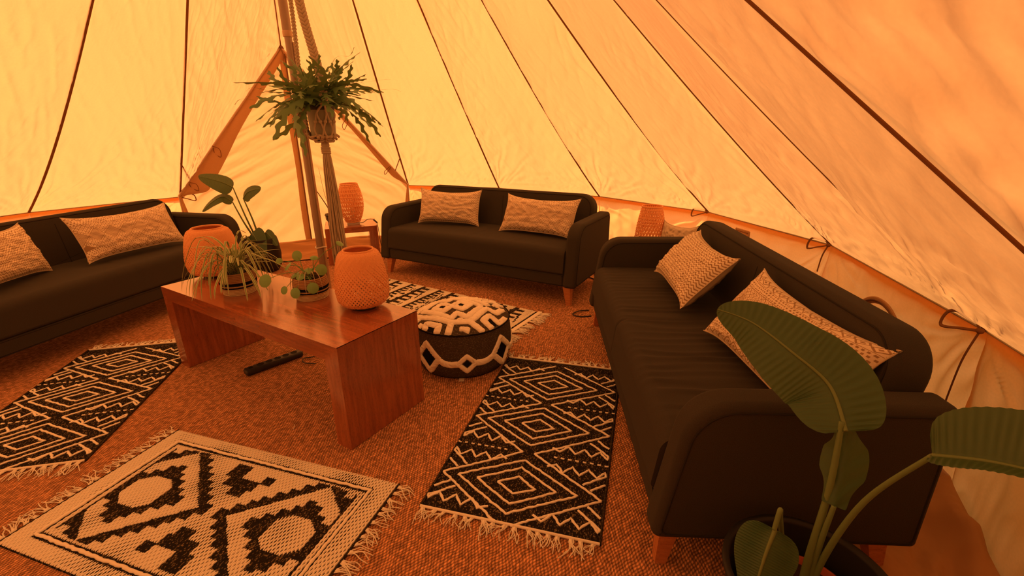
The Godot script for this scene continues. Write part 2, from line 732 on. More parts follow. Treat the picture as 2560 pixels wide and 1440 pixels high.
func seam_point(f: Vector3, t: float, s: float) -> Vector3:
	var p := f.lerp(APEX, t)
	p.y -= s * 6.4 * t * (1 - t) * (1 - t)
	return p


func sag_of(k: int) -> float:
	return sag.get(k, 0.06)


# height of the folds in the cloth at (x, y) metres inside a panel w wide
func folds(x: float, y: float, w: float, sd: float, strength: float) -> float:
	var h := 0.0
	for s in [-1.0, 1.0]:
		var dx: float = w * 0.5 + s * x
		var dist := sqrt(dx * dx + y * y)
		var ang := atan2(y, maxf(dx, 0.0005))
		var wob: float = n_soft.get_noise_2d(dist * 2.2 + sd * 3.1, ang * 3.0 + s * 7.0)
		h += 0.0062 * sin(ang * 19.0 + wob * 5.0 + sd) * exp(-dist / 0.50) * smoothstep(0.02, 0.22, dist)
	# fine pleats where the cloth is gathered on to the wall
	h += 0.0012 * exp(-y / 0.20) * n_soft.get_noise_2d(x * 22.0 + sd * 13.0, y * 4.0)
	# long soft folds that lean across the panel, and short sharp creases
	var f1: float = n_fold.get_noise_2d(x * 5.2 + y * 1.5 + sd * 17.0, y * 0.85 - x * 0.4)
	var f2: float = n_fold.get_noise_2d(x * 4.0 - y * 2.6 + sd * 29.0, y * 1.2 + x * 1.1 + 40.0)
	var c3: float = n_fold.get_noise_2d(x * 11.0 + y * 5.0 + sd * 61.0, y * 2.6 - x * 1.5)
	h += 0.0030 * pow(clampf((c3 - 0.2) / 0.8, 0.0, 1.0), 1.5) * (0.25 + exp(-y / 0.55))
	var patch := smoothstep(-0.25, 0.55, n_soft.get_noise_2d(x * 1.1 + sd * 5.0, y * 0.9))
	h += (0.0022 * f1 + 0.0016 * f2) * (0.35 + 0.65 * patch)
	var c1: float = n_fold.get_noise_2d(x * 6.0 + y * 2.2 + sd * 41.0, y * 0.75 - x * 0.8 + 90.0)
	var c2: float = n_fold.get_noise_2d(x * 5.0 - y * 4.0 + sd * 53.0, y * 1.7 + x * 2.0 + 10.0)
	h += (0.0050 * pow(clampf((c1 - 0.25) / 0.7, 0.0, 1.0), 1.6) + 0.0036 * pow(clampf((c2 - 0.3) / 0.7, 0.0, 1.0), 1.6)) * (0.45 + 0.55 * patch)
	h += 0.010 * n_soft.get_noise_2d(x * 1.4 + sd * 9.0, y * 0.8)
	return h * strength * 1.7


func roof_panel(e0: Callable, e1: Callable, sd: float, nu: int, nv: int, parent: Node, strength := 1.0) -> void:
	var mb := MB.new()
	var w0: float = (e0.call(0.0) as Vector3).distance_to(e1.call(0.0))
	var length: float = (e0.call(0.0) as Vector3).lerp(e1.call(0.0), 0.5).distance_to(APEX)
	mb.grid(nu, nv, func(s: float, b: float) -> Vector3:
		var t := -0.012 + 0.984 * (0.75 * b + 0.25 * b * b)
		var p0: Vector3 = e0.call(t)
		var p1: Vector3 = e1.call(t)
		var p := p0.lerp(p1, s)
		var along: Vector3 = ((e0.call(minf(t + 0.02, 0.99)) as Vector3).lerp(e1.call(minf(t + 0.02, 0.99)), s) - p).normalized()
		var nor := (p1 - p0).cross(along).normalized()       # points into the tent
		var edge := 4.0 * s * (1.0 - s)
		var w := w0 * (1 - t)
		var d := (0.038 if sd < 60.0 and absf(sd - 48.0) > 0.5 else 0.012) * edge * (1 - t) * smoothstep(0.0, 0.12, t) * (0.35 + t)
		d += folds((s - 0.5) * w, t * length, w, sd, strength) * smoothstep(0.0, 0.10, edge) * smoothstep(1.0, 0.75, t) * smoothstep(-0.005, 0.035, t)
		return p + nor * d)
	put("roof_panel", mb, M.canvas, parent)


func seam_tape(e: Callable, width: float, parent: Node, inward: Vector3, lift := 0.006, called := "seam_tape") -> void:
	var mb := MB.new()
	var path := PackedVector3Array()
	for i in 41:
		var t := 0.97 * i / 40.0
		path.push_back((e.call(t) as Vector3) + inward * lift)
	mb.tube(path, width / 2, width / 2 * 0.8, 8, inward, 0.22)
	put(called, mb, M.seam_tape, parent)


func build_roof() -> void:
	set_feet()
	var roof := struct("ceiling", "cream canvas cone of the bell tent with brown seams between its panels", "tent roof")
	var order := [-1, 0, 2, 3, 4, 5, 6, 7, 8, 9, 10, 11, 12, 13, 14, 15]
	var centre := Vector3(MID.x, 0.9, MID.y)
	var widths := {7: 0.010, 8: 0.026, 6: 0.013}
	for i in order.size() - 1:
		var a: int = order[i]
		var b: int = order[i + 1]
		var seen := a <= 8 or a == 14
		var nu := 84 if seen else 14
		var nv := 150 if seen else 24
		var ea := func(t: float) -> Vector3: return seam_point(foot[a], t, sag_of(a))
		var eb := func(t: float) -> Vector3: return seam_point(foot[b], t, sag_of(b))
		if a == 0 or a == 8:                         # door bays: two panels that meet on a ridge
			var pk := peak_back if a == 0 else peak_front
			var er := func(t: float) -> Vector3: return seam_point(pk, t, 0.02)
			roof_panel(ea, er, 40.0 + a, nu, nv, roof, 1.1 if a == 0 else 1.3)
			roof_panel(er, eb, 61.0 + a, nu if a == 0 else 14, nv if a == 0 else 24, roof, 0.9)
			seam_tape(er, 0.014, roof, (centre - pk).normalized())
		else:
			roof_panel(ea, eb, 7.0 * a + 3.0, nu, nv, roof, 0.75 if a >= 5 and a <= 7 else 1.15)
		seam_tape(ea, widths.get(a, 0.018), roof, (centre + Vector3(0, 0.6, 0) - (foot[a] as Vector3)).normalized(), 0.022 if a == 8 else 0.006)
	# cap where the panels meet on the pole
	var cap := MB.new()
	cap.xf = Transform3D(Basis.IDENTITY, Vector3(APEX.x, 0, APEX.z))
	cap.lathe([Vector2(0.16, 3.50), Vector2(0.11, 3.60), Vector2(0.05, 3.68), Vector2(0.0, 3.70)], 24)
	put("apex_cap", cap, M.canvas_double, roof)


func wall_base(k: int) -> Vector3:
	var f: Vector3 = foot[k]
	var d := Vector2(f.x - MID.x, f.z - MID.y).normalized()
	return Vector3(MID.x + d.x * 3.13, 0.0, MID.y + d.y * 3.13)


func build_walls() -> void:
	var order := [-1, 0, 2, 3, 4, 5, 6, 7, 8, 9, 10, 11, 12, 13, 14, 15]
	var groups := {"wall_left": [-1], "wall_back": [2, 3, 4], "wall_right": [5, 6, 7], "wall_front": [9, 10, 11, 12, 13, 14]}
	var words := {"wall_left": "low tan canvas wall behind the left sofa", "wall_back": "low tan canvas wall behind the back sofa", "wall_right": "low tan canvas wall with brown tie loops behind the right sofa", "wall_front": "low tan canvas wall of the near half of the tent"}
	for g in groups:
		var wall := struct(g, words[g], "tent wall")
		for k in groups[g]:
			var k2: int = order[order.find(k) + 1]
			var a: Vector3 = foot[k]
			var b: Vector3 = foot[k2]
			var a0 := wall_base(k)
			var b0 := wall_base(k2)
			var seen: bool = g != "wall_front"
			var w := a.distance_to(b)
			var mb := MB.new()
			mb.grid(96 if seen else 8, 60 if seen else 4, func(s: float, t: float) -> Vector3:
				var p := (a0.lerp(b0, s)).lerp(a.lerp(b, s), t)
				var nor := (b - a).cross(Vector3.UP).normalized()
				var h := 0.0
				var x := (s - 0.5) * w
				var y := (1 - t) * EAVE
				for c in [-1.0, 1.0]:
					var dx: float = w * 0.5 + c * x
					var dist := sqrt(dx * dx + y * y)
					var ang := atan2(y, maxf(dx, 0.0005))
					h += 0.011 * sin(ang * 14.0 + n_soft.get_noise_2d(dist * 3.0, ang * 2.0 + k * 3.0) * 4.0) * exp(-dist / 0.35) * smoothstep(0.02, 0.2, dist)
				h += 0.006 * n_fold.get_noise_2d(x * 4.0 + k * 9.0, y * 2.0) + 0.02 * n_soft.get_noise_2d(x * 1.6 + k * 4.0, y * 1.2)
				return p - nor * h * smoothstep(0.0, 0.06, t) * smoothstep(1.0, 0.92, t))
			put("wall_panel", mb, M.canvas_wall, wall)
			# hem along the eave
			var hem := MB.new()
			hem.tube(PackedVector3Array([a, a.lerp(b, 0.5), b]), 0.005, 0.005, 6)
			put("eave_hem", hem, M.cord_beige, wall)
		if g == "wall_right":
			for k in [5, 6, 7]:
				tie_loop(wall, foot[k], k)
			wall_details(wall)
		if g == "wall_left":
			tie_loop(wall, foot[0], 0)
	# skirt of the groundsheet: turned up against the wall, lying in folds along the floor
	var lip := struct("trim_1", "brown groundsheet turned up along the foot of the tent wall in loose folds", "groundsheet")
	for i in order.size() - 1:
		var k: int = order[i]
		var k2: int = order[i + 1]
		var a0 := wall_base(k)
		var b0 := wall_base(k2)
		var mb := MB.new()
		var seen2 := k <= 7
		mb.grid(64 if seen2 else 6, 26 if seen2 else 5, func(s: float, t: float) -> Vector3:
			var p := a0.lerp(b0, s)
			var inn := Vector3(MID.x - p.x, 0, MID.y - p.z).normalized()
			var reach := 0.40
			var along := s * 1.1 + k * 1.1
			var out_t := 1.0 - t
			var up := 0.085 * exp(-pow((out_t - 0.02) * 6.0, 2.0))
			var fold := 0.016 * maxf(0.0, n_soft.get_noise_2d(along * 2.6 + out_t * 1.6, out_t * 4.0)) + 0.018 * maxf(0.0, n_fold.get_noise_2d(along * 2.0 + 9.0, out_t * 2.0 - along))
			return p + inn * (0.015 + out_t * reach) + Vector3.UP * (0.012 + up + fold * smoothstep(0.0, 0.25, t) * 1.6), false)
		put("groundsheet_fold", mb, M.groundsheet, lip)


# a flat brown loop with a knot, tied to the eave, and its loose end hanging down the wall
func tie_loop(parent: Node, at: Vector3, k: int) -> void:
	var inn := Vector3(MID.x - at.x, 0, MID.y - at.z).normalized()
	var side := inn.cross(Vector3.UP).normalized()
	if k == 0:
		side = -side
	var big := 1.0 if k != 7 else 1.25
	var o := at + inn * 0.02
	var mb := MB.new()
	var lp := spline([o, o + side * 0.05 * big + Vector3(0, 0.028, 0), o + side * 0.115 * big + Vector3(0, 0.012, 0) + inn * 0.02, o + side * 0.12 * big + Vector3(0, -0.045, 0) + inn * 0.03, o + side * 0.055 * big + Vector3(0, -0.022, 0) + inn * 0.015, o], 6)
	mb.tube(lp, 0.0055, 0.0055, 6, inn, 0.35)
	mb.ball(o, Vector3(0.012, 0.010, 0.012))
	if k >= 6:
		var len := 0.16 if k == 6 else 0.30
		mb.tube(spline([o, o + Vector3(0, -len * 0.4, 0) + side * 0.012 + inn * 0.014, o + Vector3(0, -len, 0) + side * 0.03 + inn * 0.01], 6), 0.006, 0.005, 6, inn, 0.35)
	put("tie_loop", mb, M.tie_brown, parent)


func on_wall(k: int, k2: int, s: float, y: float, off := 0.02) -> Vector3:
	var p := wall_base(k).lerp(wall_base(k2), s).lerp((foot[k] as Vector3).lerp(foot[k2], s), y / EAVE)
	return p + Vector3(MID.x - p.x, 0, MID.y - p.z).normalized() * off


func wall_details(wall: Node) -> void:
	# arched zip of the cable flap
	var pts := []
	for i in 13:
		var a := PI * i / 12.0
		pts.push_back(on_wall(6, 7, 0.545 - 0.20 * cos(a), 0.30 + 0.27 * sin(a), 0.035))
	var mb := MB.new()
	mb.tube(spline(pts, 4), 0.016, 0.016, 8, Vector3(-1, 0, 0), 0.4)
	put("zip_arch", mb, M.canvas_double, wall)
	var zb := MB.new()
	var pts2 := []
	for p in pts:
		pts2.push_back((p as Vector3) + Vector3(-0.008, 0, 0))
	zb.tube(spline(pts2, 4), 0.004, 0.004, 5)
	put("zip_teeth", zb, M.zip, wall)
	# mesh vent patch with a flap, behind the sofa
	var vb := MB.new()
	for q in [[0.33, 0.60, 0.005], [0.45, 0.60, 0.005]]:
		vb.tube(PackedVector3Array([on_wall(5, 6, q[0], 0.62, 0.03), on_wall(5, 6, q[0], 0.40, 0.03)]), 0.011, 0.011, 6, Vector3(-1, 0, 0), 0.3)
	vb.tube(PackedVector3Array([on_wall(5, 6, 0.33, 0.615, 0.03), on_wall(5, 6, 0.45, 0.615, 0.03)]), 0.010, 0.010, 6, Vector3(-1, 0, 0), 0.3)
	put("vent_binding", vb, M.canvas_double, wall)
	var fb := MB.new()
	fb.grid(6, 8, func(s: float, t: float) -> Vector3:
		return on_wall(5, 6, lerpf(0.33, 0.45, s), lerpf(0.44, 0.61, t), 0.026 + 0.006 * sin(t * 9.0 + s * 3.0)))
	put("vent_flap", fb, M.canvas_double, wall)


func build_ground_and_floor() -> void:
	var g := struct("ground", "short grass round the tent", "ground")
	var mb := MB.new()
	mb.xf = Transform3D(Basis.IDENTITY, Vector3(MID.x, -0.03, MID.y))
	mb.lathe([Vector2(40, -0.2), Vector2(40, 0.0), Vector2(0.001, 0.0)], 48)
	put("grass_ground", mb, M.grass, g)
	var f := struct("floor", "brown woven coir matting that covers the tent floor", "floor")
	var sh := MB.new()
	sh.xf = Transform3D(Basis.IDENTITY, Vector3(MID.x, 0, MID.y))
	sh.lathe([Vector2(3.14, -0.028), Vector2(3.14, -0.012), Vector2(0.001, -0.012)], 64)
	put("groundsheet", sh, M.groundsheet, f)
	var cm := MB.new()
	var out := PackedVector2Array()
	for i in 72:
		var a := TAU * i / 72
		var r := 2.93 + 0.012 * sin(i * 2.3)
		out.push_back(Vector2(MID.x + r * cos(a), -(MID.y + r * sin(a))))
	out.reverse()
	cm.extrude(out, 0.012, 0.003, 2)
	var turn := Basis(Vector3.RIGHT, -PI / 2)
	for i in cm.v.size():
		cm.v[i] = turn * cm.v[i] + Vector3(0, -0.006, 0)
		var q := Vector2(cm.v[i].x, cm.v[i].z).rotated(0.62)
		cm.uv[i] = q / 0.44
	put("coir_mat", cm, M.coir, f)
	var eb := MB.new()
	var ring := PackedVector3Array()
	for i in 72:
		var a := TAU * i / 72
		ring.push_back(Vector3(MID.x + 2.935 * cos(a), -0.002, MID.y + 2.935 * sin(a)))
	eb.tube(ring, 0.013, 0.013, 6, Vector3.UP, 0.8, true)
	put("mat_binding", eb, M.sofa_piping, f)


func build_doors() -> void:
	# back door: two canvas flaps laced on to a frame of two poles
	var door := struct("door_1", "closed canvas doorway at the back, two flaps zipped together under a pole frame", "tent door")
	door_bay(door, foot[0], peak_back, foot[2], Vector3(-3.30, 0.0, -4.72), Vector3(-2.31, 0.0, -5.22), Vector3(-1.19, 0.0, -5.44), true)
	var d2 := struct("door_2", "closed canvas doorway at the near end of the tent", "tent door")
	door_bay(d2, foot[8], peak_front, foot[9], Vector3(1.19, 0.0, -0.40), Vector3(0.30, 0.0, 0.44), Vector3(-0.94, 0.0, 0.79), false)


func door_bay(door: Node, f0: Vector3, pk: Vector3, f1: Vector3, b0: Vector3, bm: Vector3, b1: Vector3, fine: bool) -> void:
	var inn := Vector3(MID.x - pk.x, 0, MID.y - pk.z).normalized()
	for side in 2:
		var f := f0 if side == 0 else f1
		var b := b0 if side == 0 else b1
		var mb := MB.new()
		# s runs from the frame pole (0) to the zip (1), t from the ground to the peak
		mb.grid(90 if fine else 6, 130 if fine else 8, func(s: float, t: float) -> Vector3:
			var y := 0.085 + (pk.y - 0.10) * t
			var e: Vector3
			var ty := y / pk.y
			if y < EAVE:
				e = b.lerp(f, y / EAVE)
			else:
				e = f.lerp(pk, (y - EAVE) / (pk.y - EAVE))
			e.y = y
			var z := bm.lerp(pk, ty)
			z.y = y
			var p := e.lerp(z, s)
			var w := e.distance_to(z)
			var x := s * w
			var h := 0.0
			# folds that fall from the frame towards the zip
			var q := y - s * w * 0.75 * (1.0 if side == 0 else 0.9)
			h += 0.010 * n_soft.get_noise_2d(q * 4.2 + side * 21.0, s * 0.9 + y * 0.4) * smoothstep(0.0, 0.2, s)
			h += 0.0042 * n_fold.get_noise_2d(q * 3.4 + side * 11.0, x * 1.1)
			h += 0.0045 * sin(q * 34.0 + n_soft.get_noise_2d(q * 3.0, x * 2.0) * 5.0) * exp(-s * 2.6) * smoothstep(0.0, 0.06, s)
			h += 0.002 * n_fold.get_noise_2d(x * 6.0 + 30.0, y * 5.0)
			return p + inn * h * smoothstep(0.0, 0.05, s) * smoothstep(1.0, 0.96, s), false)
		put("door_flap", mb, M.canvas, door)
		if not fine:
			continue
		# second layer that covers the lacing along the frame
		var fl := MB.new()
		fl.grid(10, 60, func(s: float, t: float) -> Vector3:
			var e := f.lerp(pk, t)
			var down := bm.lerp(pk, 0.55) - e
			down = (down - (pk - f).normalized() * down.dot((pk - f).normalized())).normalized()
			var wid := 0.155 * smoothstep(0.0, 0.12, t) * (1.0 - 0.75 * t) + 0.02
			if side == 1:
				wid *= 0.38
			return e + down * wid * s * (1.0 + 0.10 * sin(t * 8.0 + side)) + inn * (0.030 + 0.014 * sin(s * 3.0) + 0.005 * sin(t * 26.0 + s * 2.0)))
		put("storm_flap", fl, M.canvas_double, door)
		var tb := MB.new()
		var foot_p := b + inn * 0.06
		tb.tube(PackedVector3Array([foot_p + Vector3(0, 0.02, 0), f + inn * 0.06 + (pk - f).normalized() * 0.02, pk + inn * 0.04]), 0.010, 0.010, 8)
		put("frame_pole", tb, M.door_pole, door)
		# wall corner below the eave
		var cb := MB.new()
		var toward := (bm - b).normalized()
		cb.grid(4, 8, func(s: float, t: float) -> Vector3:
			return (b + toward * 0.13 * s).lerp(f + toward * 0.02 * s, t) + inn * (0.025 + 0.01 * sin(t * 7.0 + s * 3.0)))
		put("corner_gusset", cb, M.canvas_double, door)
		# ties that lace the flap to the frame
		for q in ([0.10, 0.34] if side == 0 else [0.16, 0.52]):
			var e2: Vector3 = f.lerp(pk, q) + inn * 0.055
			var dn: Vector3 = (bm - e2).normalized() * 0.06
			var lb := MB.new()
			lb.tube(spline([e2, e2 + dn * 0.8 + Vector3(0.03, 0.01, 0), e2 + dn * 1.5 + Vector3(0.0, -0.03, 0), e2 + dn * 0.9 + Vector3(-0.03, -0.02, 0), e2], 6), 0.0035, 0.0035, 5)
			lb.ball(e2, Vector3(0.010, 0.010, 0.010), 8, 5)
			put("tie_loop", lb, M.tie_brown, door)
		# stay from the roof seam to the frame
		var sb := MB.new()
		var kk := 0 if side == 0 else 2
		sb.tube(PackedVector3Array([seam_point(foot[kk], 0.115, sag_of(kk)) + inn * 0.02, f.lerp(pk, 0.12) + inn * 0.05]), 0.005, 0.005, 5)
		put("frame_stay", sb, M.tie_brown, door)
	if not fine:
		return
	# zip with its covering strip, down the middle
	var zb := MB.new()
	var across := inn.cross(Vector3.UP).normalized()
	zb.grid(6, 60, func(s: float, t: float) -> Vector3:
		var p := bm.lerp(pk, 0.045 + 0.935 * t)
		return p + across * ((0.5 - s) * 0.064 + 0.006 * sin(t * 11.0)) + inn * (0.022 + 0.012 * sin(s * PI) + 0.004 * sin(t * 30.0)))
	put("zip_cover", zb, M.canvas_double, door)
	var zt := MB.new()
	zt.tube(PackedVector3Array([bm.lerp(pk, 0.05) + inn * 0.045 - across * 0.028, bm.lerp(pk, 0.97) + inn * 0.045 - across * 0.03]), 0.007, 0.007, 6)
	put("zip_teeth", zt, M.zip, door)
	# sill of folded groundsheet
	for r in 3:
		var sill := MB.new()
		var path := PackedVector3Array()
		for i in 25:
			var s := i / 24.0
			var p := (b0.lerp(bm, s * 2.0) if s < 0.5 else bm.lerp(b1, s * 2.0 - 1.0)) + inn * (0.03 + r * 0.035 + 0.008 * sin(i * 1.7 + r))
			p.y = 0.095 - r * 0.030 + 0.006 * sin(i * 1.1 + r * 2.0)
			path.push_back(p)
		sill.tube(path, 0.026, 0.026, 8, Vector3.UP, 0.75)
		put("door_sill", sill, M.groundsheet, door)
	# cap where the two frame poles meet, with its toggle cord
	var kb := MB.new()
	kb.ball(pk + inn * 0.03, Vector3(0.035, 0.022, 0.030))
	kb.tube(spline([pk + inn * 0.05, pk + inn * 0.06 + Vector3(0.015, -0.07, 0), pk + inn * 0.05 + Vector3(0.01, -0.17, 0)], 5), 0.004, 0.003, 5)
	put("frame_joint", kb, M.tie_brown, door)


# a clipped hedge outside, close to the near right side of the tent; it keeps the low sky off the canvas there
func build_hedge() -> void:
	var t := thing("hedge", "tall dark green hedge outside the tent, along its near right side", "hedge", Vector3(2.30, -0.03, 0.45), 0.90)
	for k in 7:
		var stem_b := MB.new()
		stem_b.tube(PackedVector3Array([Vector3(-2.4 + k * 0.8, 0, 0), Vector3(-2.35 + k * 0.8, 0.9, 0.05), Vector3(-2.42 + k * 0.8, 2.2, -0.03)]), 0.05, 0.02, 8)
		put("stem", stem_b, M.hedge_stem, t)
	var mb := MB.new()
	mb.xf = Transform3D(Basis.IDENTITY, Vector3(0, 1.52, 0))
	mb.grid(72, 40, func(a: float, b: float) -> Vector3:
		var th := a * TAU
		var ph := (b - 0.5) * PI
		var c := Vector3(signf(cos(th)) * pow(absf(cos(th)), 0.45) * pow(absf(cos(ph)), 0.35), signf(sin(ph)) * pow(absf(sin(ph)), 0.5), -signf(sin(th)) * pow(absf(sin(th)), 0.45) * pow(absf(cos(ph)), 0.35))
		var r: float = 1.0 + 0.05 * n_soft.get_noise_3d(c.x * 9.0, c.y * 6.0, c.z * 4.0)
		return Vector3(c.x * 2.6, c.y * 1.4, c.z * 0.42) * r, true)
	var crown := put("crown", mb, M.hedge_leaf, t)
	# loose leaves over the clipped faces
	var lb := MB.new()
	lb.vert(Vector3(0, 0, 0))
	lb.vert(Vector3(0.018, 0.006, 0.03))
	lb.vert(Vector3(0, 0, 0.06))
	lb.vert(Vector3(-0.018, 0.006, 0.03))
	lb.tri(0, 1, 2)
	lb.tri(0, 2, 3)
	var mm := MultiMesh.new()
	mm.transform_format = MultiMesh.TRANSFORM_3D
	mm.mesh = lb.mesh()
	mm.instance_count = 6000
	for i in 6000:
		var q := mb.v[rng.randi() % mb.v.size()]
		mm.set_instance_transform(i, Transform3D(Basis.from_euler(Vector3(rnd(-2, 2), rnd(0, TAU), rnd(-1, 1))), q + Vector3(rnd(-0.06, 0.06), rnd(-0.06, 0.06), rnd(-0.05, 0.05))))
	var leaves := MultiMeshInstance3D.new()
	leaves.name = "leaves"
	leaves.multimesh = mm
	leaves.material_override = M.hedge_leaf
	leaves.set_meta("kind", "stuff")
	crown.add_child(leaves, true)


func build_pole() -> void:
	var t := thing("centre_pole", "brown metal centre pole of the tent standing behind the coffee table", "pole", Vector3(APEX.x, 0, APEX.z))
	var lo := MB.new()
	lo.lathe([Vector2(0.0, 0.0), Vector2(0.035, 0.0), Vector2(0.035, 0.012), Vector2(0.0195, 0.02), Vector2(0.0195, 1.80), Vector2(0.016, 1.80)], 24)
	put("lower_tube", lo, M.metal_pole, t)
	var up := MB.new()
	up.lathe([Vector2(0.016, 1.795), Vector2(0.0235, 1.795), Vector2(0.0235, 3.60), Vector2(0.0, 3.62)], 24)
	put("upper_tube", up, M.metal_pole, t)
	var co := MB.new()
	co.lathe([Vector2(0.02, 1.772), Vector2(0.0255, 1.775), Vector2(0.0255, 1.80), Vector2(0.0235, 1.803)], 24)
	put("collar", co, M.door_pole, t)
	var c := thing("power_cable", "thin pale cable clipped upright along the centre pole", "cable", Vector3(APEX.x, 0, APEX.z))
	var cb := MB.new()
	cb.tube(spline([Vector3(0.05, 0.005, 0.06), Vector3(0.034, 0.08, 0.02), Vector3(0.030, 0.40, 0.006), Vector3(0.029, 0.72, 0.006), Vector3(0.026, 1.1, 0.0), Vector3(0.026, 1.75, 0.0)], 10), 0.0055, 0.0055, 6)
	put("wire", cb, M.door_pole, c)
	for y in [0.62, 0.20]:
		var cl := MB.new()
		var ring := PackedVector3Array()
		for i in 20:
			var a := TAU * i / 20
			ring.push_back(Vector3(0.005 + 0.031 * cos(a), y + 0.004 * sin(a * 2), 0.0245 * sin(a)))
		cl.tube(ring, 0.0045, 0.0045, 6, Vector3.UP, 1.0, true)
		put("clip", cl, M.white_plastic, c)


# =====================================================================  sofas
const SW := 1.97        # width over the arms
const SD := 0.761       # depth
const ARM := 0.105      # thickness of an arm
const AH := 0.617       # height of the arms
const BH := 0.758       # height of the backrest


func sofa_leg(x: float, z: float) -> MB:
	var mb := MB.new()
	var top := Vector3(x, 0.150, z)
	var low := Vector3(x + signf(x) * 0.022, 0.0, z + signf(z) * 0.022)
	mb.grid(4, 1, func(a: float, b: float) -> Vector3:
		var p := low.lerp(top, b)
		var h := lerpf(0.017, 0.031, b)
		var k := int(round(a * 4.0)) % 4
		return p + Vector3([h, h, -h, -h][k], 0, [h, -h, -h, h][k]))
	# caps
	for b in [0.0, 1.0]:
		var p := low.lerp(top, b)
		var h := lerpf(0.017, 0.031, b)
		var q := [mb.vert(p + Vector3(h, 0, h)), mb.vert(p + Vector3(h, 0, -h)), mb.vert(p + Vector3(-h, 0, -h)), mb.vert(p + Vector3(-h, 0, h))]
		if b > 0.5:
			mb.quad(q[0], q[1], q[2], q[3])
		else:
			mb.quad(q[3], q[2], q[1], q[0])
	# hard edges: split the sides
	var hard := MB.new()
	for i in range(0, mb.idx.size(), 3):
		var a := mb.v[mb.idx[i]]
		var b2 := mb.v[mb.idx[i + 2]]
		var c := mb.v[mb.idx[i + 1]]
		hard.tri(hard.vert(a), hard.vert(b2), hard.vert(c))
	return hard


func arm_outline(inset := 0.0) -> PackedVector2Array:
	# (z, y) outline of an arm: front leans back, big round front shoulder
	return rounded([Vector2(-SD / 2 + inset, 0.145 + inset), Vector2(SD / 2 - inset, 0.145 + inset), Vector2(SD / 2 - 0.075 - inset, AH - inset), Vector2(-SD / 2 + inset, AH - inset)], [0.02, 0.025, 0.135 - inset * 0.5, 0.03], 8)


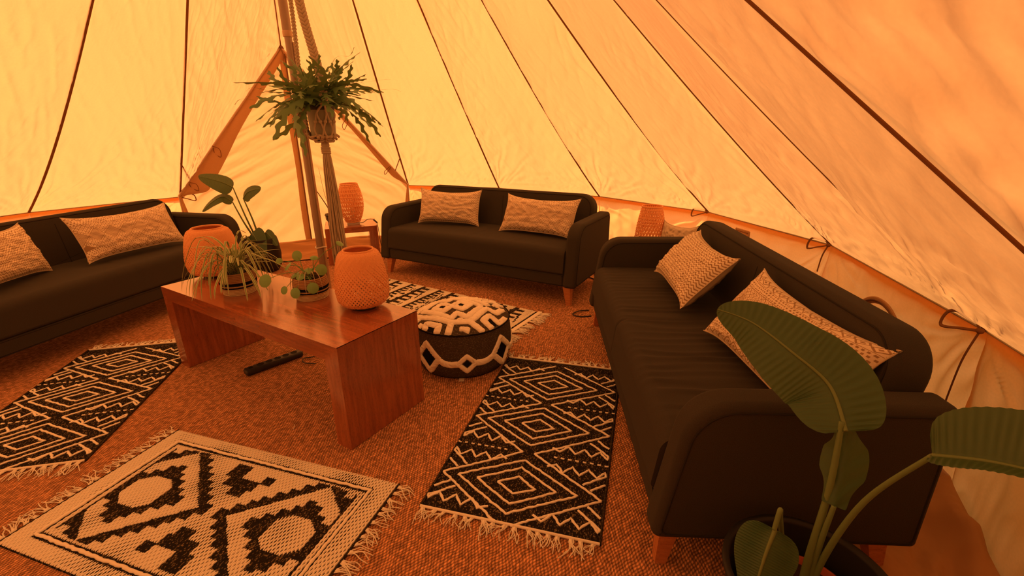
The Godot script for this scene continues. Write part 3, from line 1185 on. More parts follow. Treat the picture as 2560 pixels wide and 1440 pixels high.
func make_sofa(called: String, label: String, at: Vector3, turn: float, creased: float, sd: float) -> void:
	var t := thing(called, label, "sofa", at, turn, "dark three seat sofas in the tent")
	var in_w := SW / 2 - ARM
	# seat: upholstered block, front rolls over
	var prof := rounded([Vector2(-SD / 2 + 0.06, 0.245), Vector2(SD / 2 - 0.012, 0.245), Vector2(SD / 2 - 0.035, 0.432), Vector2(-SD / 2 + 0.06, 0.425)], [0.01, 0.018, 0.055, 0.01], 8)
	# resample the outline so that folds have points to bend
	var ring := PackedVector2Array()
	for i in prof.size():
		var a := prof[i]
		var b := prof[(i + 1) % prof.size()]
		var n := maxi(1, int(a.distance_to(b) / 0.022))
		for k in n:
			ring.push_back(a.lerp(b, float(k) / n))
	var m := ring.size()
	var seat := MB.new()
	seat.grid(m, 220 if creased > 0.5 else 70, func(a: float, b: float) -> Vector3:
		var q := ring[int(round(a * m)) % m]
		var x := lerpf(-in_w, in_w, b)
		var near_end := smoothstep(0.0, 0.02, b) * smoothstep(1.0, 0.98, b)
		var top := smoothstep(0.34, 0.42, q.y)
		var front := smoothstep(-0.05, 0.25, q.x) 
		var puff := 0.010 * (1.0 - pow(absf(b * 2.0 - 1.0), 4.0)) * top
		var wob: float = n_soft.get_noise_2d(x * 3.0 + sd, q.x * 3.0)
		var c1: float = n_fold.get_noise_2d(x * 10.0 + wob * 1.1 + sd * 7.0, q.x * 1.2 + sd)
		var c2: float = n_soft.get_noise_2d(x * 15.0 + wob, q.x * 0.9 + 9.0)
		var where := smoothstep(-0.35, 0.1, n_soft.get_noise_2d(x * 1.5 + sd * 2.0, 3.0)) * smoothstep(-0.22, 0.02, q.x) * smoothstep(0.36, 0.24, q.x)
		var ph := x * TAU / 0.062 + 2.6 * n_soft.get_noise_2d(x * 2.0, q.x * 1.6 + sd) + 1.8 * n_soft.get_noise_2d(x * 7.0, q.x * 2.4 + 30.0)
		var ridge := pow(0.5 + 0.5 * sin(ph), 1.7) - 0.4
		var strong := 0.35 + 0.65 * smoothstep(-0.2, 0.4, n_soft.get_noise_2d(x * 5.0 + 60.0, q.x * 1.2))
		var band := smoothstep(-0.20, 0.0, q.x) * smoothstep(0.365, 0.27, q.x) * smoothstep(-0.80, -0.45, x) * smoothstep(0.85, 0.6, x)
		var h := (0.0085 * ridge * strong * band + (0.006 * c1 + 0.004 * c2) * where * 0.6) * creased * top
		# stitched joint in the middle of the seat
		var mid := -0.004 * exp(-pow(x / 0.006, 2.0)) * (top + smoothstep(0.3, 0.36, q.x) * 0.8)
		return Vector3(x, q.y + (puff + h + mid) * near_end * (1.0 if q.y > 0.3 else 0.0), q.x + (mid if q.x > 0.3 else 0.0)))
	for e in [0, 1]:                                # end faces against the arms
		var rim := PackedInt32Array()
		var row := seat.v.size() - (m + 1) if e == 1 else 0
		if e == 1:
			row = (m + 1) * (220 if creased > 0.5 else 70)
		var sum := Vector3.ZERO
		for i in m:
			sum += seat.v[row + i] / m
		for i in m:
			rim.push_back(seat.vert(seat.v[row + i]))
		var hub := seat.vert(sum)
		for i in m:
			if e == 0:
				seat.tri(hub, rim[(i + 1) % m], rim[i])
			else:
				seat.tri(hub, rim[i], rim[(i + 1) % m])
	put("seat", seat, M.sofa, t)
	# base rail under the seat
	var rail := MB.new()
	rail.extrude(rounded([Vector2(-in_w, 0.148), Vector2(in_w, 0.148), Vector2(in_w, 0.243), Vector2(-in_w, 0.243)], [0.004, 0.004, 0.004, 0.004], 2), SD - 0.05, 0.012, 3)
	put("base_rail", rail, M.sofa, t)
	# backrest: round shoulders, leans back a little
	var back := MB.new()
	back.xf = Transform3D(Basis(Vector3.RIGHT, -0.16), Vector3(0, 0.25, -SD / 2 + 0.130))
	var bw := in_w - 0.004
	back.extrude(rounded([Vector2(-bw, 0.0), Vector2(bw, 0.0), Vector2(bw, BH - 0.245), Vector2(-bw, BH - 0.245)], [0.01, 0.01, 0.125, 0.125], 10), 0.125, 0.030, 4)
	var backrest := put("backrest", back, M.sofa, t)
	var pip := MB.new()
	pip.xf = back.xf
	var path := PackedVector3Array()
	for p in rounded([Vector2(-bw + 0.022, 0.02), Vector2(bw - 0.022, 0.02), Vector2(bw - 0.022, BH - 0.267), Vector2(-bw + 0.022, BH - 0.267)], [0.01, 0.01, 0.108, 0.108], 10):
		path.push_back(Vector3(p.x, p.y, 0.0625))
	pip.tube(path, 0.0028, 0.0028, 6, Vector3.BACK, 1.0, true)
	put("piping", pip, M.sofa_piping, backrest)
	var sm := MB.new()
	sm.xf = back.xf
	sm.tube(PackedVector3Array([Vector3(0, 0.10, 0.0622), Vector3(0, 0.45, 0.0622)]), 0.0022, 0.0022, 6)
	put("centre_seam", sm, M.sofa_piping, backrest)
	# arms
	for s in [-1.0, 1.0]:
		var arm := MB.new()
		# outline lies in (z, y): x runs along -z' after the turn
		arm.xf = Transform3D(Basis(Vector3(0, 0, 1), Vector3(0, 1, 0), Vector3(-1, 0, 0)), Vector3(s * (SW / 2 - ARM / 2), 0, 0))
		arm.extrude(arm_outline(), ARM, 0.026, 4)
		var am := put("arm", arm, M.sofa, t)
		var ap := MB.new()
		for side in [-1.0, 1.0]:
			var pth := PackedVector3Array()
			for p in arm_outline(0.024):
				pth.push_back(Vector3(s * (SW / 2 - ARM / 2) + side * (ARM / 2 + 0.0004), p.y, p.x))
			ap.tube(pth, 0.0028, 0.0028, 6, Vector3.RIGHT, 1.0, true)
		put("piping", ap, M.sofa_piping, am)
	for sx in [-1.0, 1.0]:
		for sz in [-1.0, 1.0]:
			put("leg", sofa_leg(sx * (SW / 2 - 0.085), sz * (SD / 2 - 0.075)), M.leg_wood, t)


func build_sofas() -> void:
	make_sofa("sofa", "dark sofa behind the coffee table with the potted plant at its far arm", Vector3(-2.924, 0, -3.155), 1.3186, 0.35, 1.0)
	make_sofa("sofa", "dark sofa at the back of the tent facing the camera, beyond the pouf", Vector3(-0.200, 0, -4.087), -0.5225, 0.35, 2.0)
	make_sofa("sofa", "dark sofa with a creased seat, partly behind the big green plant leaf", Vector3(0.845, 0, -2.019), -1.6345, 1.0, 3.0)


# =====================================================================  tables
func waterfall_table(t: Node3D, l: float, w: float, h: float, th: float, leg: float) -> void:
	# a top and two slab ends that meet in mitres
	for part in 3:
		var mb := MB.new()
		var prof: PackedVector2Array
		if part == 0:
			prof = PackedVector2Array([Vector2(-l / 2 + leg, h - th), Vector2(l / 2 - leg, h - th), Vector2(l / 2, h), Vector2(-l / 2, h)])
		elif part == 1:
			prof = PackedVector2Array([Vector2(-l / 2, 0), Vector2(-l / 2 + leg, 0), Vector2(-l / 2 + leg, h - th), Vector2(-l / 2, h)])
		else:
			prof = PackedVector2Array([Vector2(l / 2 - leg, 0), Vector2(l / 2, 0), Vector2(l / 2, h), Vector2(l / 2 - leg, h - th)])
		# flat faces with their own corners, so the grain runs along each board
		var b := 0.0022
		var n := prof.size()
		var cen := Vector2.ZERO
		for p in prof:
			cen += p / n
		for i in n:
			var p := prof[i]
			var q := prof[(i + 1) % n]
			var d := (q - p).normalized()
			var out := Vector2(d.y, -d.x)
			var corners := [Vector3(p.x + d.x * b, p.y + d.y * b, w / 2 - b), Vector3(q.x - d.x * b, q.y - d.y * b, w / 2 - b), Vector3(q.x - d.x * b, q.y - d.y * b, -w / 2 + b), Vector3(p.x + d.x * b, p.y + d.y * b, -w / 2 + b)]
			var ids := []
			for c in corners:
				var u: float = c.x if absf(d.x) > absf(d.y) else c.y
				ids.push_back(mb.vert(c + Vector3(0, 0, 0), Vector2(u / 0.75, c.z / 0.62 + part * 0.37 + i * 0.13)))
			mb.quad(ids[1], ids[2], ids[3], ids[0])
		for s in [-1.0, 1.0]:
			var ids := []
			for p in prof:
				var pi: Vector2 = p.lerp(cen, 0.0)
				var ux: float = pi.x if part == 0 else pi.y
				var vy: float = pi.y if part == 0 else pi.x
				ids.push_back(mb.vert(Vector3(pi.x, pi.y, s * w / 2), Vector2(ux / 0.75, vy / 0.62 + 0.21 * s + part * 0.3)))
			if s > 0:
				mb.quad(ids[0], ids[1], ids[2], ids[3])
			else:
				mb.quad(ids[3], ids[2], ids[1], ids[0])
			# small chamfers along the long edges
		for i in n:
			var p := prof[i]
			var q := prof[(i + 1) % n]
			var d := (q - p).normalized()
			for s in [-1.0, 1.0]:
				var a := mb.vert(Vector3(p.x, p.y, s * w / 2), Vector2(p.x, 0))
				var c := mb.vert(Vector3(q.x, q.y, s * w / 2), Vector2(q.x, 0))
				var c2 := mb.vert(Vector3(q.x - d.x * b, q.y - d.y * b, s * (w / 2 - b)), Vector2(q.x, 0.01))
				var a2 := mb.vert(Vector3(p.x + d.x * b, p.y + d.y * b, s * (w / 2 - b)), Vector2(p.x, 0.01))
				if s > 0:
					mb.quad(a, a2, c2, c)
				else:
					mb.quad(c, c2, a2, a)
		put("table_top" if part == 0 else "leg", mb, M.table_wood, t)


func build_tables() -> void:
	var t := thing("coffee_table", "long brown wooden coffee table with slab ends in the middle of the matting", "table", Vector3(-1.2087, 0, -2.2627), -0.5641)
	waterfall_table(t, 1.494, 0.46, 0.489, 0.075, 0.088)
	var s := thing("side_table", "small dark wooden side table behind the centre pole, with lamp and little planter", "table", Vector3(-1.66, 0, -4.78), -0.345 + 0.68)
	waterfall_table(s, 0.50, 0.42, 0.37, 0.055, 0.085)
	# low bench in the corner behind the right sofa, for the lamp there
	var b := thing("low_bench", "low wooden bench in the corner behind the right sofa, under the tapered lamp", "bench", Vector3(1.13, 0, -3.62), -1.1)
	var bt := MB.new()
	bt.box(Vector3(0, 0.265, 0), Vector3(0.56, 0.03, 0.24), 0.004)
	put("seat_board", bt, M.leg_wood, b)
	for sx in [-1.0, 1.0]:
		var lg := MB.new()
		lg.box(Vector3(sx * 0.23, 0.125, 0), Vector3(0.03, 0.25, 0.20), 0.004)
		put("leg", lg, M.leg_wood, b)


# =====================================================================  rugs
func tassel_kinds(strands: int, length: float, n: int) -> Array:
	var out := []
	for k in n:
		var mb := MB.new()
		# a knot, then loose strands lying on the floor along +x
		mb.ball(Vector3(0.010, 0.006, 0), Vector3(0.010, 0.006, 0.007), 6, 4)
		for s in strands:
			var sp := (s - (strands - 1) / 2.0) / maxf(strands - 1, 1)
			var l := length * rnd(0.7, 1.15)
			var pts := [Vector3(-0.004, 0.005, sp * 0.012), Vector3(l * 0.3, 0.006 + rnd(0, 0.003), sp * 0.016 + rnd(-0.004, 0.004)), Vector3(l * 0.65, 0.005 + rnd(0, 0.008), sp * 0.034 + rnd(-0.010, 0.010)), Vector3(l, 0.003, sp * 0.05 + rnd(-0.014, 0.014))]
			mb.tube(spline(pts, 4), 0.0021, 0.0016, 4)
		out.push_back(mb.mesh())
	return out


func fringe(parent: Node, a: Vector3, b: Vector3, outward: Vector3, n: int, kinds: Array) -> void:
	for i in n:
		var p := a.lerp(b, (i + 0.5 + rnd(-0.18, 0.18)) / n)
		var ang := atan2(-outward.z, outward.x) + rnd(-0.55, 0.55)
		put_mesh("tassel", kinds[rng.randi() % kinds.size()], M.rug_cream, parent, Transform3D(Basis(Vector3.UP, ang).scaled(Vector3.ONE * rnd(0.85, 1.15)), p))


func yarn_line(mb: MB, pts: Array, r := 0.0052, top := 0.008) -> void:
	# a thick yarn laid on the rug along a polyline, with a lumpy, hand-made run
	var path := PackedVector3Array()
	for i in pts.size() - 1:
		var a: Vector2 = pts[i]
		var b: Vector2 = pts[i + 1]
		var n := maxi(2, int(a.distance_to(b) / 0.011))
		for k in n:
			var p := a.lerp(b, float(k) / n)
			path.push_back(Vector3(p.x + 0.0028 * n_soft.get_noise_2d(p.x * 30.0, p.y * 30.0), top, p.y + 0.0028 * n_soft.get_noise_2d(p.y * 30.0 + 70.0, p.x * 30.0)))
	var l: Vector2 = pts[pts.size() - 1]
	path.push_back(Vector3(l.x, top, l.y))
	mb.tube(path, r, r, 6, Vector3.UP, 0.75, false, 0.14, path.size() * 2.4)


func flat_rug(t: Node3D, w: float, l: float, matname: String, called := "woven_ground") -> void:
	var mb := MB.new()
	mb.grid(24, 44, func(a: float, b: float) -> Vector3:
		var x := (a - 0.5) * w
		var z := (0.5 - b) * l
		var h := 0.007 + 0.0025 * n_soft.get_noise_2d(x * 4.0 + l, z * 4.0)
		var edge := absf(a - 0.5) * 2.0
		return Vector3(x + 0.006 * n_soft.get_noise_2d(z * 3.0, l * 9.0 + (3.0 if a > 0.5 else 0.0)), h if a > 0.001 and a < 0.999 and b > 0.001 and b < 0.999 else 0.0005, z), false, Vector2(w / 0.5, l / 0.5))
	put(called, mb, M[matname], t)


func diamond_rug(label: String, at: Vector3, turn: float) -> void:
	var w := 0.65
	var l := 1.19
	var t := thing("rug", label, "rug", at, turn, "black rugs with cream diamonds")
	flat_rug(t, w, l, "rug_dark")
	var mb := MB.new()
	var u := 0.318
	for c in [-0.345, 0.022, 0.408]:
		for q in [[0.235, 0.145], [0.157, 0.098], [0.078, 0.046]]:
			var jx := rnd(-0.006, 0.006)
			yarn_line(mb, [Vector2(-q[0] - 0.012 + jx, c), Vector2(-0.012, c - q[1]), Vector2(q[0] - 0.012, c + jx), Vector2(-0.012, c + q[1]), Vector2(-q[0] - 0.012 + jx, c)])
	var mids := [-0.545, -0.160, 0.216, 0.600]
	var tips := [-0.350, 0.018, 0.408]
	for s in [-1.0, 1.0]:
		for i in 4:
			var m: float = mids[i]
			var x0: float = s * 0.026 - 0.008
			# edges of the side triangle, from its point by the middle to the tips
			if i > 0:
				yarn_line(mb, [Vector2(x0, m), Vector2(s * (u - 0.005), tips[i - 1])])
			if i < 3:
				yarn_line(mb, [Vector2(x0, m), Vector2(s * (u - 0.005), tips[i])])
			if i > 0 and i < 3:                              # dotted middle
				for k in 8:
					var x: float = s * (0.10 + k * 0.030)
					yarn_line(mb, [Vector2(x, m + rnd(-0.003, 0.003)), Vector2(x + s * 0.014, m)], 0.0042)
			for d in [-1.0, 1.0]:
				if (i == 0 and d < 0) or (i == 3 and d > 0):
					continue
				# zigzag that runs beside the middle line and closes on the rug's edge
				var z := []
				for k in 8:
					var x := 0.085 + k * 0.033
					var top := 0.034 + (0.040 if k % 2 == 0 else 0.0)
					top = minf(top, 0.03 + (x - 0.03) * 0.42)
					z.push_back(Vector2(s * x, m + d * (top + (0.012 if i == 0 or i == 3 else 0.006))))
				z.push_back(Vector2(s * u, m + d * 0.062))
				z.push_back(Vector2(s * 0.236, m + d * 0.128))
				yarn_line(mb, z)
				yarn_line(mb, [Vector2(s * u, m + d * 0.110), Vector2(s * 0.268, m + d * 0.152)])
	put("raised_lines", mb, M.rug_cream, t)
	for e in [-1.0, 1.0]:
		var hem := MB.new()
		hem.tube(PackedVector3Array([Vector3(-w / 2, 0.006, e * l / 2), Vector3(0, 0.007, e * l / 2), Vector3(w / 2, 0.006, e * l / 2)]), 0.0055, 0.0055, 6)
		put("end_hem", hem, M.rug_cream, t)
		var sel := MB.new()
		sel.tube(PackedVector3Array([Vector3(e * w / 2, 0.005, -l / 2), Vector3(e * w / 2, 0.005, l / 2)]), 0.005, 0.005, 6)
		put("selvedge", sel, M.rug_dark, t)
	var kinds := tassel_kinds(6, 0.065, 6)
	fringe(t, Vector3(-w / 2, 0, l / 2 + 0.004), Vector3(w / 2, 0, l / 2 + 0.004), Vector3(0, 0, 1), 17, kinds)
	fringe(t, Vector3(-w / 2, 0, -l / 2 - 0.004), Vector3(w / 2, 0, -l / 2 - 0.004), Vector3(0, 0, -1), 17, kinds)


# where the chunky kilim shows cream yarn; u along it (-0.575 .. 0.575), w across from its middle (-0.325 .. 0.325)
func kilim_cream(u: float, w: float) -> bool:
	var au := absf(u)
	var aw := absf(w)
	# dark outlines round the thick cream frame line
	if au > 0.500 or aw > 0.268:
		return true
	if au > 0.484 or aw > 0.250:
		return false
	if au > 0.452 or aw > 0.232:
		return not (aw < 0.222 and au < 0.462)
	var step := 0.036
	var qu := roundf(au / step) * step
	var du := absf(au - 0.335) 
	var dq := absf(qu - 0.335)
	var d := dq / 0.27 + aw / 0.235
	var fine := du / 0.27 + aw / 0.235
	if du < 0.085 and aw < 0.075 - maxf(0.0, du - 0.045) * 0.9:
		return true
	if d < 0.66:
		return false
	if fine < 1.0:
		return true
	if d < 1.20:
		return false
	# stepped bolts in the middle of the long sides
	if aw > 0.085 and au < 0.115:
		var s := u if w < 0 else -u
		if aw > 0.165:
			return not (s > -0.115 and s < -0.035 and aw < 0.225) and not (s > 0.055 and s < 0.105 and aw < 0.20)
		if aw > 0.12:
			return not (s > -0.085 and s < 0.055)
		return not (s > -0.03 and s < 0.04)
	return true


func chunky_rug(label: String, at: Vector3, turn: float) -> void:
	var l := 1.15
	var w := 0.65
	var t := thing("rug", label, "rug", at, turn)
	flat_rug(t, l, w, "rug_dark")
	# rows of fat cream yarn, each lying across the rug
	var mb := MB.new()
	var rows := 122
	var pitch := l / rows
	for r in rows:
		var u := -l / 2 + (r + 0.5) * pitch
		var from := -1.0
		var steps := 92
		var dz := w / steps
		var start := 9.0
		for k in steps + 1:
			var z := -w / 2 + (k + 0.5) * dz
			var on := k < steps and kilim_cream(u, z)
			if on and start > 8.0:
				start = z - dz / 2
			if not on and start < 8.0:
				var stop := z - dz / 2
				if stop - start > 0.008:
					yarn_run(mb, u, start + 0.002, stop - 0.002, pitch * 0.455, r)
				start = 9.0
	var o := put("yarn_rows", mb, M.rug_cream, t)
	o.set_meta("kind", "stuff")
	# the thick frame line that lies on top
	var fl := MB.new()
	yarn_line(fl, [Vector2(-0.492, -0.259), Vector2(0.492, -0.259), Vector2(0.492, 0.259), Vector2(-0.492, 0.259), Vector2(-0.492, -0.259)], 0.0066, 0.0105)
	put("frame_line", fl, M.rug_cream, t)
	for e in [-1.0, 1.0]:
		var hem := MB.new()
		hem.tube(PackedVector3Array([Vector3(e * (l / 2 + 0.003), 0.005, -w / 2), Vector3(e * (l / 2 + 0.003), 0.005, w / 2)]), 0.005, 0.005, 6)
		put("end_hem", hem, M.rug_dark, t)
	var kinds := tassel_kinds(5, 0.075, 7)
	fringe(t, Vector3(l / 2 + 0.006, 0, -w / 2), Vector3(l / 2 + 0.006, 0, w / 2), Vector3(1, 0, 0), 19, kinds)
	fringe(t, Vector3(-l / 2 - 0.006, 0, -w / 2), Vector3(-l / 2 - 0.006, 0, w / 2), Vector3(-1, 0, 0), 19, kinds)


func yarn_run(mb: MB, u: float, z0: float, z1: float, r: float, row: int) -> void:
	var n := maxi(2, int((z1 - z0) / 0.0055))
	var at := mb.v.size()
	var cs := [-1.0, -0.62, 0.0, 0.62, 1.0]
	for k in n + 1:
		var z := lerpf(z0, z1, float(k) / n)
		var endk := 0.55 if k == 0 or k == n else 1.0
		var beat := sin(z * TAU / 0.021 + row * 2.4)
		var rr := r * (0.86 + 0.14 * beat) * endk
		var off := 0.0014 * sin(z * TAU / 0.021 + row * 2.4 + 1.2)
		for c in cs:
			mb.vert(Vector3(u + off + c * rr, 0.0065 + sqrt(maxf(0.0, 1.0 - c * c)) * 0.0055 * endk * (0.8 + 0.2 * beat), z), Vector2(c, z))
	for k in n:
		for c in 4:
			var p := at + k * 5 + c
			mb.quad(p, p + 5, p + 6, p + 1)


func striped_rug(label: String, at: Vector3, turn: float) -> void:
	var l := 1.66
	var w := 0.60
	var t := thing("rug", label, "rug", at, turn)
	flat_rug(t, l, w, "rug_dark")
	# bands of raised cream yarn across the rug: solid, dashed and stepped by turns
	var mb := MB.new()
	var x := -l / 2 + 0.02
	var band := 0
	while x < l / 2 - 0.02:
		var kind := band % 7
		var n: int = [3, 2, 4, 5, 3, 5, 3][kind]
		for r in n:
			var z := -w / 2 + 0.006
			while z < w / 2 - 0.006:
				var run := w
				var gap := 0.0
				match kind:
					0: run = w
					1: run = 0.0
					2: 
						run = 0.022
						gap = 0.022
					3: 
						run = rnd(0.05, 0.16)
						gap = 0.03
					4: run = 0.0
					5: 
						run = 0.036
						gap = 0.030
					6:
						run = 0.10 + 0.06 * r
						gap = 0.07 - 0.015 * r
				if run < 0.001:
					break
				var z1 := minf(z + run, w / 2 - 0.006)
				if z1 - z > 0.010:
					yarn_run(mb, x, z, z1, 0.0058, r + band * 3)
				z = z1 + gap + 0.002
				if kind == 5 and r % 2 == 1 and z < -w / 2 + 0.06:
					z += 0.03
			x += 0.0125
		band += 1
	var o := put("yarn_bands", mb, M.rug_cream, t)
	o.set_meta("kind", "stuff")
	for e in [-1.0, 1.0]:
		var hem := MB.new()
		hem.box(Vector3(e * (l / 2 - 0.012), 0.009, 0), Vector3(0.034, 0.010, w - 0.004), 0.004)
		put("end_hem", hem, M.rug_cream, t)
	var kinds := tassel_kinds(8, 0.085, 6)
	fringe(t, Vector3(l / 2 + 0.004, 0, -w / 2), Vector3(l / 2 + 0.004, 0, w / 2), Vector3(1, 0, 0), 17, kinds)
	fringe(t, Vector3(-l / 2 - 0.004, 0, -w / 2), Vector3(-l / 2 - 0.004, 0, w / 2), Vector3(-1, 0, 0), 17, kinds)


func build_rugs() -> void:
	diamond_rug("black rug with cream diamond lines lying between the pouf and the creased sofa", Vector3(0.128, 0.0005, -1.832), -0.2747)
	diamond_rug("black rug with cream diamond lines between the coffee table's end and the sofa behind it", Vector3(-2.243, 0.0005, -2.138), 0.196)
	chunky_rug("cream chunky yarn rug with dark stepped diamonds and wispy fringe, nearest to the camera", Vector3(-1.098, 0.0005, -1.330), -0.3176)
	striped_rug("black and cream banded rug behind the round pouf, in front of the back sofa", Vector3(-0.64, 0.0005, -3.38), -0.571)


# =====================================================================  pouf
const PR := 0.278

func pouf_top(x: float, z: float) -> float:
	var q := sqrt(x * x + z * z) / PR
	return 0.272 + 0.062 * (1.0 - pow(minf(q, 1.0), 2.4))


func pile(mb: MB, pts: Array, half: float, surf: Callable, closed := false) -> void:
	# a plump strip of tufted pile along a polyline of (a, b) points; surf(a, b) gives [point, normal]
	var path: Array[Vector2] = []
	var n := pts.size()
	for i in (n if closed else n - 1):
		var a: Vector2 = pts[i]
		var b: Vector2 = pts[(i + 1) % n]
		var m := maxi(2, int(a.distance_to(b) / 0.007))
		for k in m:
			path.push_back(a.lerp(b, float(k) / m))
	if not closed:
		path.push_back(pts[n - 1])
	var cnt := path.size()
	var at := mb.v.size()
	var cs := [-1.0, -0.92, -0.6, -0.2, 0.2, 0.6, 0.92, 1.0]
	var hs := [0.0, 0.6, 0.95, 1.0, 1.0, 0.95, 0.6, 0.0]
	for i in cnt:
		var d: Vector2
		if closed:
			d = path[(i + 2) % cnt] - path[(i - 2 + cnt) % cnt]
		else:
			d = path[mini(i + 2, cnt - 1)] - path[maxi(i - 2, 0)]
		d = d.normalized()
		var s := Vector2(-d.y, d.x)
		for c in 8:
			var p := path[i] + s * half * float(cs[c])
			var sn: Array = surf.call(p.x, p.y)
			var end := 1.0 if closed or (i > 0 and i < cnt - 1) else 0.1
			var fuzz := 1.0 + 0.30 * n_soft.get_noise_2d(p.x * 120.0, p.y * 120.0) + rnd(-0.16, 0.16)
			mb.vert(sn[0] + sn[1] * (-0.003 + 0.0115 * float(hs[c]) * fuzz * end) + Vector3(rnd(-1, 1), 0, rnd(-1, 1)) * 0.0011, p * 8.0)
	for i in (cnt if closed else cnt - 1):
		var i2 := (i + 1) % cnt
		for c in 7:
			mb.quad(at + i * 8 + c + 1, at + i2 * 8 + c + 1, at + i2 * 8 + c, at + i * 8 + c)


func patch(mb: MB, poly: PackedVector2Array, surf: Callable, lift: float) -> void:
	# a small raised field with the outline poly, on the same surface
	var t := Geometry2D.triangulate_polygon(poly)
	var at := mb.v.size()
	for ring in 2:
		for p in poly:
			var sn: Array = surf.call(p.x, p.y)
			mb.vert(sn[0] + sn[1] * (lift if ring == 0 else -0.002), p * 8.0)
	for i in range(0, t.size(), 3):
		mb.tri(at + t[i], at + t[i + 1], at + t[i + 2])
	var n := poly.size()
	for i in n:
		mb.quad(at + n + i, at + n + (i + 1) % n, at + (i + 1) % n, at + i)


func pile_part(parent: Node, pts: Array, half: float, surf: Callable, closed := false) -> void:
	var mb := MB.new()
	pile(mb, pts, half, surf, closed)
	put("tufted_line", mb, M.rug_cream, parent)


func patch_part(parent: Node, poly: PackedVector2Array, surf: Callable, lift: float) -> void:
	var mb := MB.new()
	patch(mb, poly, surf, lift)
	put("black_field", mb, M.pouf_black, parent)


func pouf_motifs(t: Node, f: Callable, on_top: Callable) -> void:
	# one half of the maze on the top; the other half is the same turned round
	var sq := Vector2(0.0, -0.008)
	pile_part(t, f.call([sq + Vector2(-0.046, 0.006), sq + Vector2(-0.012, -0.058), sq + Vector2(0.048, -0.010), sq + Vector2(0.014, 0.058)]), 0.0235, on_top, true)
	pile_part(t, f.call([Vector2(-0.225, 0.004), Vector2(-0.040, 0.152), Vector2(-0.014, 0.094), Vector2(0.047, 0.138), Vector2(0.121, -0.004)]), 0.0200, on_top)
	pile_part(t, f.call([Vector2(-0.262, 0.030), Vector2(-0.215, 0.080), Vector2(-0.034, 0.186), Vector2(0.062, 0.176), Vector2(0.090, 0.140), Vector2(0.150, 0.012), Vector2(0.205, 0.048), Vector2(0.240, -0.040)]), 0.0200, on_top)
	pile_part(t, f.call([Vector2(-0.034, 0.190), Vector2(-0.046, 0.270)]), 0.0195, on_top)
	pile_part(t, f.call([Vector2(0.066, 0.178), Vector2(0.142, 0.236)]), 0.0195, on_top)
	pile_part(t, f.call([Vector2(-0.176, 0.214), Vector2(-0.176, 0.160), Vector2(-0.100, 0.202), Vector2(-0.108, 0.252)]), 0.0200, on_top)
	pile_part(t, f.call([Vector2(0.190, 0.200), Vector2(0.137, 0.150), Vector2(0.166, 0.094), Vector2(0.226, 0.140), Vector2(0.262, 0.060)]), 0.0200, on_top)
	pile_part(t, f.call([Vector2(-0.006, 0.166), Vector2(0.016, 0.160), Vector2(0.030, 0.168)]), 0.012, on_top)
	pile_part(t, f.call([Vector2(0.012, 0.234), Vector2(0.058, 0.232), Vector2(0.050, 0.258)]), 0.016, on_top)
	pile_part(t, f.call([Vector2(0.118, -0.088), Vector2(0.178, -0.130), Vector2(0.240, -0.090)]), 0.0195, on_top)
	pile_part(t, f.call([Vector2(0.090, -0.150), Vector2(0.150, -0.198), Vector2(0.196, -0.178)]), 0.0195, on_top)
	pile_part(t, f.call([Vector2(0.178, -0.052), Vector2(0.204, -0.070), Vector2(0.212, -0.040)]), 0.013, on_top)
	patch_part(t, turned(f.call([sq + Vector2(-0.026, 0.004), sq + Vector2(0.008, 0.032), sq + Vector2(0.026, -0.006), sq + Vector2(-0.008, -0.032)])), on_top, 0.004)
	patch_part(t, turned(f.call([Vector2(-0.160, 0.218), Vector2(-0.118, 0.246), Vector2(-0.120, 0.214), Vector2(-0.158, 0.190)])), on_top, 0.004)
	patch_part(t, turned(f.call([Vector2(0.158, 0.144), Vector2(0.196, 0.192), Vector2(0.208, 0.164), Vector2(0.172, 0.118)])), on_top, 0.004)


func turned(pts: Array) -> PackedVector2Array:
	return PackedVector2Array(pts)


